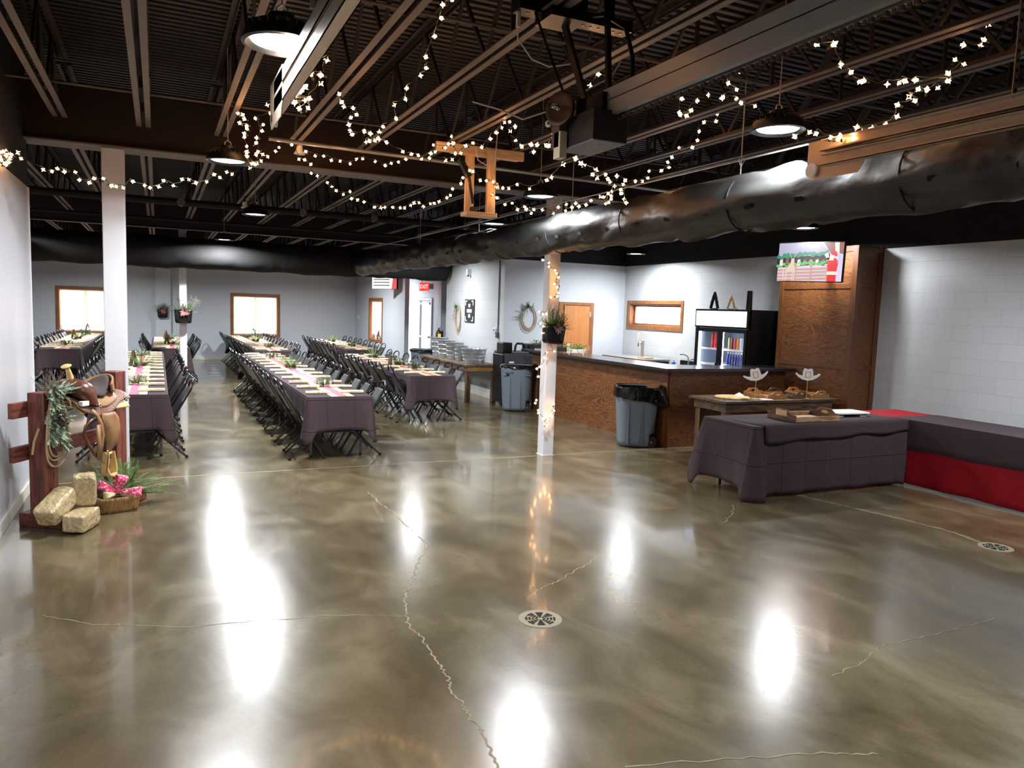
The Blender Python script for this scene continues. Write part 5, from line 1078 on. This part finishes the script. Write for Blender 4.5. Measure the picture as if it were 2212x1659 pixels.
for q in range(46):
    x=-W+q/46*W*1.6; z=.075+.05*q/46+rnd.uniform(-.025,.02); s=rnd.uniform(.012,.03); quad(mb,[(x-s,z-s*.6),(x+s,z-s),(x+s*.8,z+s*.7),(x-s*.5,z+s)],2,-.003-q*1e-5)
    z-=.125; quad(mb,[(x-s,z-s*.5),(x+s,z-s*.6),(x+s*.8,z+s*.5),(x-s*.5,z+s*.8)],7,-.003-q*1e-5)
for q in range(9): x=-W*.95+q*.085; quad(mb,[(x,-.05),(x+.05,-.05),(x+.045,.04),(x+.005,.03)],(6,9,3)[q%3],-.0032)
for q in range(4): z=-.1-q*.045; quad(mb,[(-W,z-.03),(W*.55,z),(W*.55,z+.03),(-W,z)],3,-.0035)
for q in range(3): x=-.2+q*.22; quad(mb,[(x,-.25),(x+.025,-.25),(x+.025,-.03),(x,-.03)],3,-.004)
# pale deer
quad(mb,[(-.33,-.12),(-.2,-.14),(-.2,-.06),(-.25,.0),(-.3,-.06)],10,-.005); quad(mb,[(-.27,-.04),(-.21,-.04),(-.22,.05),(-.26,.05)],10,-.0052)
for x in (-.37,-.33,-.24,-.21): quad(mb,[(x,-.26),(x+.012,-.26),(x+.018,-.1),(x+.0,-.1)],10,-.005)
for s in (-1,1): quad(mb,[(-.24+s*.01,.05),(-.235+s*.01,.05),(-.24+s*.05,.12),(-.25+s*.05,.12)],10,-.005)
# figure in a red winter coat
quad(mb,[(.26,-HH),(.38,-HH),(.38,-.16),(.26,-.16)],5,-.006); quad(mb,[(.25,-.17),(.39,-.17),(.39,-.125),(.25,-.125)],6,-.0062); quad(mb,[(.26,-.125),(.38,-.125),(.4,.0),(.36,.05),(.28,.05),(.25,.0)],5,-.006)
quad(mb,[(.27,.02),(.33,.02),(.34,.1),(.28,.11)],6,-.0065); quad(mb,[(.29,.1),(.38,.07),(.37,.13),(.32,.16),(.28,.14)],5,-.0067); quad(mb,[(.2,.1),(.23,.05),(.27,.06),(.25,.13)],6,-.0065)
quad(mb,[(W*.84,-.02),(W*.97,-.02),(W*.97,.11),(W*.84,.11)],8,-.006)
mb.build('screen',S,t,smooth=0)
t=tv(frame((5.6,20.2,2.56),V((.5,-.866,0)),V((.866,.5,0)),None),.95,.54,'small tilted television on the far side wall under the crossing duct')
mb=MB(); w,h=.95,.54; quad(mb,[(-.46,-.26),(.46,-.26),(.46,.26),(-.46,.26)],0); 
for q in range(6): quad(mb,[(-.4,-.18+q*.08),(.2,-.18+q*.08),(.2,-.15+q*.08),(-.4,-.15+q*.08)],1,-.002)
quad(mb,[(.28,-.26),(.46,-.26),(.46,.26),(.36,.26)],2,-.002); mb.build('screen',[em('menu_white',(230,230,230),1.3),em('menu_grey',(96,96,100),1),em('menu_red',(206,60,60),1.2)],t,smooth=0)
# window ledge trees
woodtree(2.75,25.14,.80,.19,'black tree outline on the ledge of the centre far window',0,'black2'); woodtree(-1.85,25.14,.82,.22,'black tree outline on the ledge of the left far window',0,'black2'); woodtree(6.03,22.25,.82,.26,'brown wooden tree on the ledge of the side window',-1.2,'rusticv')
for x,y,z,l in ((2.95,25.15,.80,'greenery on the ledge of the centre far window'),(-2.0,25.15,.82,'greenery on the ledge of the left far window'),(6.06,22.1,.82,'greenery on the ledge of the side window')):
    mb=MB(); greens(mb,(0,0,.01),.2,.05,.12,18,.15,w=.025,n=9); tag(mb.build('ledge_greenery',M['sage'],smooth=0,loc=(x,y,z)),l,'greenery')
# ------------------------------------------------------------------ hanging planters
def hangplanter(M4,label,s=1.0,berries=True,bloom='mauve',breath=True,twist=0):
    t=thing('hanging_planter',label,'planter'); t.matrix_world=M4@Matrix.Rotation(twist,4,'Y')
    def sh(a,b):
        c=math.cos(a*2*PI);q=math.sin(a*2*PI); w=(.115+.015*b)*s; d=(.06+.008*b)*s
        rb=1 if b>.12 else .86+.14*math.sqrt(max(0,1-((.12-b)/.12)**2))
        return (w*rb*math.copysign(abs(c)**.45,c),-.075*s+d*rb*math.copysign(abs(q)**.45,q),-.13*s+.2*s*b)
    mb=MB(); mb.grid(32,9,sh,cu=True); mb.add([sh(i/32,0) for i in range(32)],[tuple(range(32))]); mb.build('bucket',M['pot'],t,solid=.004,smooth=50)
    mb=MB()
    for sx in (-1,1): mb.tube([(sx*.1*s,-.07*s,.07*s),(sx*.05*s,-.03,.17*s),(0,-.012,.25*s)],.0015,4)
    mb.build('hanging_cord',M['whitewire'],t)
    MB().box(-.012,.012,-.012,0,.22*s,.31*s).build('hook',M['white'],t,smooth=0,bevel=.004)
    mb=MB()
    for q in range(84):
        a=rnd.uniform(-1.6,1.6); sprig(mb,(rnd.uniform(-.09,.09)*s,-.08*s,.05*s),(math.sin(a)*1.1,rnd.uniform(-.7,.2),math.cos(a)*.9),rnd.uniform(.12,.23)*s,.028,10,0)
    mb.build('fir_sprigs',M['fern'],t,smooth=0)
    if berries:
        mb=MB()
        for q in range(5):
            d=V((rnd.uniform(-.5,.3),rnd.uniform(-.3,.1),1)).normalized(); p=V((-.02,-.08,.06))*s; e=p+d*.2*s; mb.tube([p,p+d*.1*s,e],.0018,4,1)
            for k in range(5): mb.lathe([(0,-.007),(.007,0),(0,.007)],p+d*(.11+.022*k)*s+V((rnd.uniform(-.014,.014),rnd.uniform(-.01,.01),0)),6,0)
        mb.build('berry_stems',[M['berry'],M['stem']],t)
    mb=MB()
    for q in range(16):
        a=q*.41+rnd.uniform(-.2,.2); r_=rnd.uniform(.05,.1)*s; c=V((.01*s,-.145*s,.045*s)); d=V((math.cos(a),-.35,math.sin(a)-.35)).normalized(); si=d.cross(V((0,1,0))).normalized()*.014*s
        mb.add([c,c+d*r_*.5+si+V((0,-.012,0)),c+d*r_,c+d*r_*.5-si+V((0,-.012,0))],[(0,1,2,3)])
    mb.build('dried_flower',M[bloom],t,smooth=0)
    if breath:
        mb=MB()
        for q in range(70):
            d=V((.75+rnd.uniform(-.45,.45),rnd.uniform(-.3,.2),.9+rnd.uniform(-.5,.3))).normalized()*rnd.uniform(.12,.27)*s; p=V((.03,-.08,.06))*s; 
            mb.lathe([(0,-.004),(.004,0),(0,.004)],p+d,5,0)
            if q%4==0: mb.tube([p,p+d],.0006,3,1)
        mb.build('baby_breath',[M['whiteb'],M['twig']],t)
    return t
hangplanter(frame((4.47,8.37,1.58),(1,0,0),(0,1,0)),'black bucket planter with greens hanging on the light-wrapped column',1.12,twist=.06)
hangplanter(frame((.48,17.07,1.52),(1,0,0),(0,1,0)),'black bucket planter with pink blooms hanging on the slim far column',1.35,bloom='bloom')
hangplanter(frame((.14,24.95,1.42),(1,0,0),(0,1,0)),'dark bucket planter with blooms on the far wall pilaster',1.15,False,'bloom',False)
# ------------------------------------------------------------------ saddle stand
A=V((-.83,6.86,0)); DX=V((.53,.85,0)).normalized(); ang=math.atan2(DX.y,DX.x)
t=thing('saddle_stand','red-stained timber rail stand carrying the saddle','stand',A,ang)   # local x along the rails, +y to the left (wall), -y to the camera side
LEN=.88
for x,h,n_ in ((0,1.07,''),(LEN,1.17,'')):
    MB().box(x-.07,x+.07,-.07,.07,.0 if x else .0,h).build('post',M['redwood'],t,smooth=0,bevel=.006)
    MB().box(x-.07,x+.07,-.26,-.07,0,.11).box(x-.07,x+.07,.07,.17,0,.11).build('foot',M['redwoodx'],t,smooth=0,bevel=.006)
for z in (.88,.54): MB().box(-.22,LEN+.12,.07,.11,z,z+.12).build('rail',M['redwoodx'],t,smooth=0,bevel=.005)
MB().box(.07,LEN-.07,-.03,.07,.93,.99).build('saddle_bar',M['redwoodx'],t,smooth=0)
# saddle, local x from pommel to cantle, -y towards the viewer
t=thing('western_saddle','worn brown western saddle with horn, suede seat and rawhide stirrup on the stand','saddle',V((-.55,7.2,-.045)),ang-.12); t.scale=(.82,.95,1)
def drape(x0,x1,z0f,rf,phi,name,mm,th=.006,nu=16,nv=25,edge=None):
    def f(a,b):
        x=x0+(x1-x0)*a; e=1 if edge is None else edge(a); p=(b-.5)*2*phi*e; r_=rf(a)
        y=r_*math.sin(p)*1.05; z=z0f(a)-(1-math.cos(p))*r_*1.1
        return (x,y,z)
    return MB().grid(nu,nv,f).build(name,mm,t,solid=th,smooth=60)
Z=.99
drape(-.33,.40,lambda a:Z+.045+.03*(2*a-1)**2,lambda a:.235,1.15,'skirt',M['tooled'],.01,edge=lambda a:min(1,.62+.38*math.sin(PI*min(1,a*1.15+.1))) )
drape(-.30,.36,lambda a:Z+.03,lambda a:.22,1.0,'fleece_pad',M['lightleather'],.012,edge=lambda a:.9)
drape(-.20,.22,lambda a:Z+.075+.02*(2*a-1)**2,lambda a:.215,.98,'side_jockey',M['leather'],.008,edge=lambda a:.8+.2*math.sin(PI*a))
# dished seat
def seatf(a,b):
    an=a*2*PI; r_=b; X=.075+.19*r_*math.cos(an); Y=.135*r_*math.sin(an)*(1-.18*math.cos(an)); z=Z+.085+.045*(abs(Y)/.135)**0*0+.115*max(0,(X-.1)/.17)**2+.05*max(0,(.0-X)/.12)**1.5-.05*(abs(Y)/.13)**2*(.6 if X<.1 else .15)
    return (X,Y,z-.012*(r_>.98)+.03-.16*(-Y)*(-1 if 0 else 1)*.9)
mb=MB(); mb.grid(36,8,seatf,cu=True); mb.build('seat_pad',M['suede'],t,solid=.022,smooth=70)
def cant(a,b):
    an=-1.25+2.5*a; X=.075+.2*math.cos(an)*1.0; Y=.155*math.sin(an); h=.12*math.cos(an*.9)
    return (X+.015*b,Y*(1+.04*b),Z+.08+(h+.02)*(1-b)+.0*b)
MB().grid(20,6,cant).build('cantle',M['leather'],t,solid=.018,smooth=70)
def swell(a,b):
    p=(a-.5)*2*1.45; q=b*2*PI; bulge=.055+.025*math.cos(p*1.0)**2+.03*math.exp(-((abs(p)-.75)/.35)**2)
    R_=.17; cx=-.19+.05*(1-math.cos(p)); cy=R_*math.sin(p)*1.05; cz=Z+.0+R_*math.cos(p)*1.0
    return (cx+bulge*math.cos(q)*1.15,cy+bulge*math.sin(q)*math.sin(p)*.8,cz+bulge*math.sin(q)*math.cos(p)*.8-.02)
MB().grid(22,13,swell).build('swell_fork',M['leatherd'],t,smooth=80)
mb=MB(); mb.tube([(-.2,0,Z+.2),(-.215,0,Z+.26),(-.235,0,Z+.3)],.03,12,r2=.018); mb.lathe([(0,-.006),(.04,-.004),(.046,.006),(.03,.014),(0,.016)],(0,0,0),16,0,Matrix.Translation((-.245,0,Z+.31))@Matrix.Rotation(-.35,4,'Y')); mb.build('horn',M['lightleather'],t,smooth=60)
for x,z in ((-.12,Z-.01),(.235,Z+.02)):
    MB().lathe([(0,.012),(.012,.01),(.024,.002),(.024,0),(0,0)],n=16).build('concho',M['chrome'],t,loc=(x,-.232,z)).rotation_euler=(PI/2-.5,0,0)
def flap(P,name,mm,y=-.25,th=.008,curve=.03):
    # outline given in (x,z); triangulated fan then bulged
    mb=MB(); n=len(P); cx=sum(p[0] for p in P)/n; cz=sum(p[1] for p in P)/n; vs=[(cx,y-curve,cz)]; R=5
    for r_ in range(1,R+1):
        for (a,b) in P: k=r_/R; vs.append((cx+(a-cx)*k,y-curve*(1-k*k),cz+(b-cz)*k))
    fs=[(0,1+i,1+(i+1)%n) for i in range(n)]
    for r_ in range(R-1):
        for i in range(n): a=1+r_*n+i;b=1+r_*n+(i+1)%n; fs.append((a,b,b+n,a+n))
    return mb.add(vs,fs).build(name,mm,t,solid=th,smooth=60)
for s in (1,):
    flap([(-.02,Z-.08),(.06,Z-.1),(.16,Z-.09),(.21,Z-.16),(.23,Z-.28),(.215,Z-.4),(.16,Z-.47),(.11,Z-.5),(.09,Z-.55),(.04,Z-.55),(.03,Z-.4),(.0,Z-.22)],'fender',M['leather'],-.262).location=(-.12,0,.0)
mb=MB()
def strap(pts,w,name,mm):
    pts=[V(p) for p in pts]; vs=[]
    for i,p in enumerate(pts):
        d=(pts[min(i+1,len(pts)-1)]-pts[max(i-1,0)]).normalized(); s=d.cross(V((0,-1,0)));s.normalize(); vs+=[p-s*w/2,p+s*w/2]
    return MB().add(vs,[(2*i,2*i+1,2*i+3,2*i+2) for i in range(len(pts)-1)]).build(name,mm,t,solid=.006,smooth=60,loc=(-.12,0,0))
strap([(-.13,-.25,Z-.04),(-.09,-.275,Z-.1),(-.05,-.285,Z-.2),(-.03,-.285,Z-.32),(-.05,-.285,Z-.44),(-.07,-.28,Z-.52)],.045,'cinch_strap',M['leather'])
strap([(-.08,-.28,Z-.56),(-.14,-.28,Z-.5),(-.22,-.28,Z-.38),(-.26,-.275,Z-.28),(-.23,-.27,Z-.2),(-.14,-.265,Z-.15),(-.06,-.262,Z-.13)],.04,'cinch_loop',M['leatherd'])
strap([(-.09,-.287,Z-.2),(-.085,-.288,Z-.4),(-.09,-.287,Z-.58)],.05,'latigo',M['leather'])
strap([(.05,-.272,Z-.5),(.05,-.275,Z-.6)],.05,'stirrup_leather',M['leatherd'])
mb=MB(); pts=[(.03+.0,-.28,Z-.6)]; 
loop=[(.05-.035,-.28,Z-.6),(.05-.045,-.28,Z-.66),(.05-.06,-.28,Z-.73),(.05-.045,-.28,Z-.78),(.05,-.28,Z-.795),(.05+.045,-.28,Z-.78),(.05+.06,-.28,Z-.73),(.05+.045,-.28,Z-.66),(.05+.035,-.28,Z-.6)]
vs=[]
for i,p in enumerate(loop):
    c=V((.05,-.28,Z-.69)); o=(V(p)-c); o.y=0; o.normalize(); o*=.01
    for dy in (-.05 if 2<i<6 else -.035,.05 if 2<i<6 else .035): 
        vs+=[V(p)+o+V((0,dy,0)),V(p)-o+V((0,dy,0))]
fs=[]
for i in range(len(loop)-1):
    a=4*i;b=4*i+4; fs+=[(a,b,b+1,a+1),(a+2,a+3,b+3,b+2),(a,a+2,b+2,b),(a+1,b+1,b+3,a+3)]
fs+=[(0,1,3,2),(32,34,35,33)]
mb=MB().add(vs,fs); mb.cyl((.0,-.28,Z-.61),(.1,-.28,Z-.61),.012,8); s_=mb.build('stirrup',M['lightleather'],t,smooth=40,bevel=.004,loc=(-.12,0,0))
mb=MB()
for q in range(16): 
    z=Z-.62-.009*q; mb.box(-.012-.0018*q,.0-.0018*q,-.322,-.314,z,z+.004)
mb.build('lacing',M['leatherd'],s_,smooth=0)
mb=MB()
for q in range(3): mb.tube([(-.08+.01*q,-.285,Z-.58),(-.1+.02*q,-.285,Z-.63),(-.06+.03*q,-.28,Z-.66-.02*q)],.003,5)
for q in range(2): mb.tube([(.04+.02*q,-.28,Z-.795),(.035+.03*q,-.285,Z-.83),(.05+.035*q,-.28,Z-.86)],.0025,5)
mb.build('tie_strings',M['leather'],t,loc=(-.12,0,0))
for o in t.children:
    if o.name.startswith(('fender','cinch','latigo','stirrup_leather')): o.scale.z=.76; o.location.z=.24*Z+.0
    elif o.name.startswith(('stirrup','tie_strings')): o.location.z=.2
MB().box(-.3,-.21,-.2,-.16,Z-.0,Z+.04).build('price_tag',M['bubble'],t,smooth=0,bevel=.004)
# lariat hanging on the near post
t=thing('lariat_coil','looped tan lariat hanging on the near stand post','rope',A,ang)
for q,(w_,dz,dy) in enumerate(((.105,.0,0),(.12,-.05,-.01),(.1,.03,-.016))):
    MB().tube([(.02+w_*math.sin(a)*(1-.35*math.cos(a)),-.085+dy-.02*math.sin(a)**2,.80+dz+.27*math.cos(a)) for a in [k*PI/16 for k in range(32)]],.0075,6,closed=True).build('rope_loop',M['rope'],t)
MB().tube([(.08,-.1,1.06),(.14,-.13,.99),(.16,-.13,.93)],.008,6).tube([(-.1,-.05,.8),(-.13,-.03,.7),(-.14,-.02,.6)],.009,6).build('rope_end',M['rope'],t)
# garland
t=thing('evergreen_swag','frosted evergreen swag with pinecone and bare twigs on the near post','swag',A+V((0,0,0)),ang)
mb=MB()
for q in range(150):
    h=rnd.uniform(.70,1.14); sprig(mb,(rnd.uniform(-.05,.05),-.09,h),(rnd.uniform(-1,1),rnd.uniform(-1,-.2),rnd.uniform(-.9,.5)),rnd.uniform(.08,.15),.026,10)
for q in range(22): sprig(mb,(.02,-.09,1.05),(rnd.uniform(.4,1),rnd.uniform(-.5,.2),rnd.uniform(.0,.4)),.2,.03,12)
for q in range(18): sprig(mb,(.02,-.1,.74),(rnd.uniform(.1,.8),rnd.uniform(-.6,-.1),rnd.uniform(-1,-.4)),.17,.025,12)
mb.build('cedar_sprigs',M['sage'],t,smooth=0)
mb=MB()
for q in range(26):
    p=V((-.03,-.09,1.02)); d=V((rnd.uniform(-.55,.55),rnd.uniform(-.4,.1),1)).normalized(); pts=[p]
    for k in range(5): d=(d+V((rnd.uniform(-.35,.35),rnd.uniform(-.2,.2),rnd.uniform(-.1,.2)))).normalized(); pts.append(pts[-1]+d*.05)
    mb.tube(pts,.003,4,r2=.0008)
mb.build('bare_twigs',M['twig'],t)
mb=MB(); pinecone(mb,(0,-.15,.80),.12,.05); mb.build('pinecone',M['cone'],t)
mb=MB()
for q in range(14): mb.lathe([(0,-.006),(.006,0),(0,.006)],(rnd.uniform(-.05,.08),-.15,rnd.uniform(.95,1.08)),6)
mb.build('red_berries',mat('red_berry',(120,20,24),.4),t)
# wrapped mini bales
def bale(loc,rot,label,sx=.15,sy=.27,sz=.135):
    mb=MB(); 
    def f(a,b):
        th=a*2*PI; ph=(b-.5)*PI; c=math.cos(ph); e=.32
        X=math.copysign(abs(math.cos(th))**e,math.cos(th))*abs(c)**e; Y=math.copysign(abs(math.sin(th))**e,math.sin(th))*abs(c)**e; Zz=math.copysign(abs(math.sin(ph))**e,math.sin(ph))
        n_=1+.06*noise.fractal(V((X*2.2,Y*2.2,Zz*2.2))+V(loc),1,2,3); return (X*sx/2*n_,Y*sy/2*n_,Zz*sz/2*n_)
    mb.grid(40,24,f,cu=True); o=mb.build('mini_bale',M['straw'],None,smooth=60,loc=loc); o.rotation_euler=rot; return tag(o,label,'bale')
bale((-.56,6.66,.08),(0,0,-.35),'plastic-wrapped mini straw bale lying flat, front right of three',.17,.32,.15)
bale((-.55,6.83,.285),(0,0,.1),'plastic-wrapped mini straw bale standing upright on the flat one',.17,.15,.26)
bale((-.73,6.68,.2),(.45,.0,-.5),'plastic-wrapped mini straw bale leaning against the near post',.17,.33,.155)
# basket
t=thing('bark_basket','oval bark basket of evergreens with a pink bandana bow and pinecones','basket',(-.35,7.18,0),.28)
def bk(a,b):
    c=math.cos(a*2*PI);s=math.sin(a*2*PI); return ((.17+.025*b)*math.copysign(abs(c)**.7,c),(.10+.015*b)*math.copysign(abs(s)**.7,s),.004+.13*b)
mb=MB(); mb.grid(40,6,bk,cu=True); mb.add([bk(i/40,0) for i in range(40)],[tuple(range(40))]); mb.build('bark_body',M['bark'],t,solid=.012,smooth=60)
MB().lathe([(0,.09),(.1,.09),(.15,.085)],n=20,sx=1.05,sy=.62).build('moss',M['stem'],t)
for q,(x,y) in enumerate(((-.08,-.05),(-.03,-.07),(.02,-.05),(-.05,-.01))):
    mb=MB(); pinecone(mb,(0,0,0),.06,.034); mb.build('pinecone',M['cone'],t,loc=(x,y,.1))
mb=MB()
for q in range(44):
    a=rnd.uniform(-.6,2.6); sprig(mb,(rnd.uniform(-.05,.1),rnd.uniform(0,.06),.12),(math.cos(a),math.sin(a)*.8,rnd.uniform(.0,.9)),rnd.uniform(.22,.42),.035,18,droop=.5)
for q in range(26): sprig(mb,(rnd.uniform(.0,.15),.06,.12),(rnd.uniform(-.3,.7),rnd.uniform(.1,.6),1),rnd.uniform(.2,.34),.035,16,droop=.3)
for q in range(14): sprig(mb,(-.1,.05,.1),(-1,rnd.uniform(-.1,.8),rnd.uniform(-.05,.25)),rnd.uniform(.25,.4),.035,16,droop=.4)
for q in range(12): sprig(mb,(.12,.05,.12),(1,rnd.uniform(0,.9),rnd.uniform(-.1,.3)),rnd.uniform(.3,.5),.04,20,droop=.3)
mb.build('fir_sprigs',M['fern'],t,smooth=0)
def loopbow(c,d,L,w):
    c=V(c);d=V(d).normalized();s=d.cross(V((.3,-1,.2))).normalized(); n_=d.cross(s)
    return lambda a,b:c+d*(L*math.sin(PI*a))+n_*(.035*math.sin(2*PI*a))+s*((b-.5)*w*(.35+.65*math.sin(PI*a)))
for nm,d,L,w_ in (('bow_loop',(.35,-.1,1),.15,.10),('bow_loop',(-.9,-.1,.55),.16,.07),('bow_tail',(1,-.45,-.02),.2,.08),('bow_tail',(-.9,-.3,.1),.11,.06)):
    MB().grid(16,6,loopbow((.0,-.03,.17),d,L,w_)).build(nm,M['pinkcloth'],t,solid=.004,smooth=80)
MB().lathe([(0,-.02),(.022,-.012),(.024,.01),(0,.02)],(0,-.035,.175),10).build('bow_knot',M['pinkcloth'],t)
MB().grid(16,6,loopbow((.02,-.05,.15),(1,-.25,.1),.12,.07)).grid(16,6,loopbow((.0,-.05,.15),(-1,-.3,.1),.11,.06)).build('burlap_ribbon',M['burlap'],t,solid=.004,smooth=80)
# ------------------------------------------------------------------ exposure
SC.view_settings.exposure=EXPO
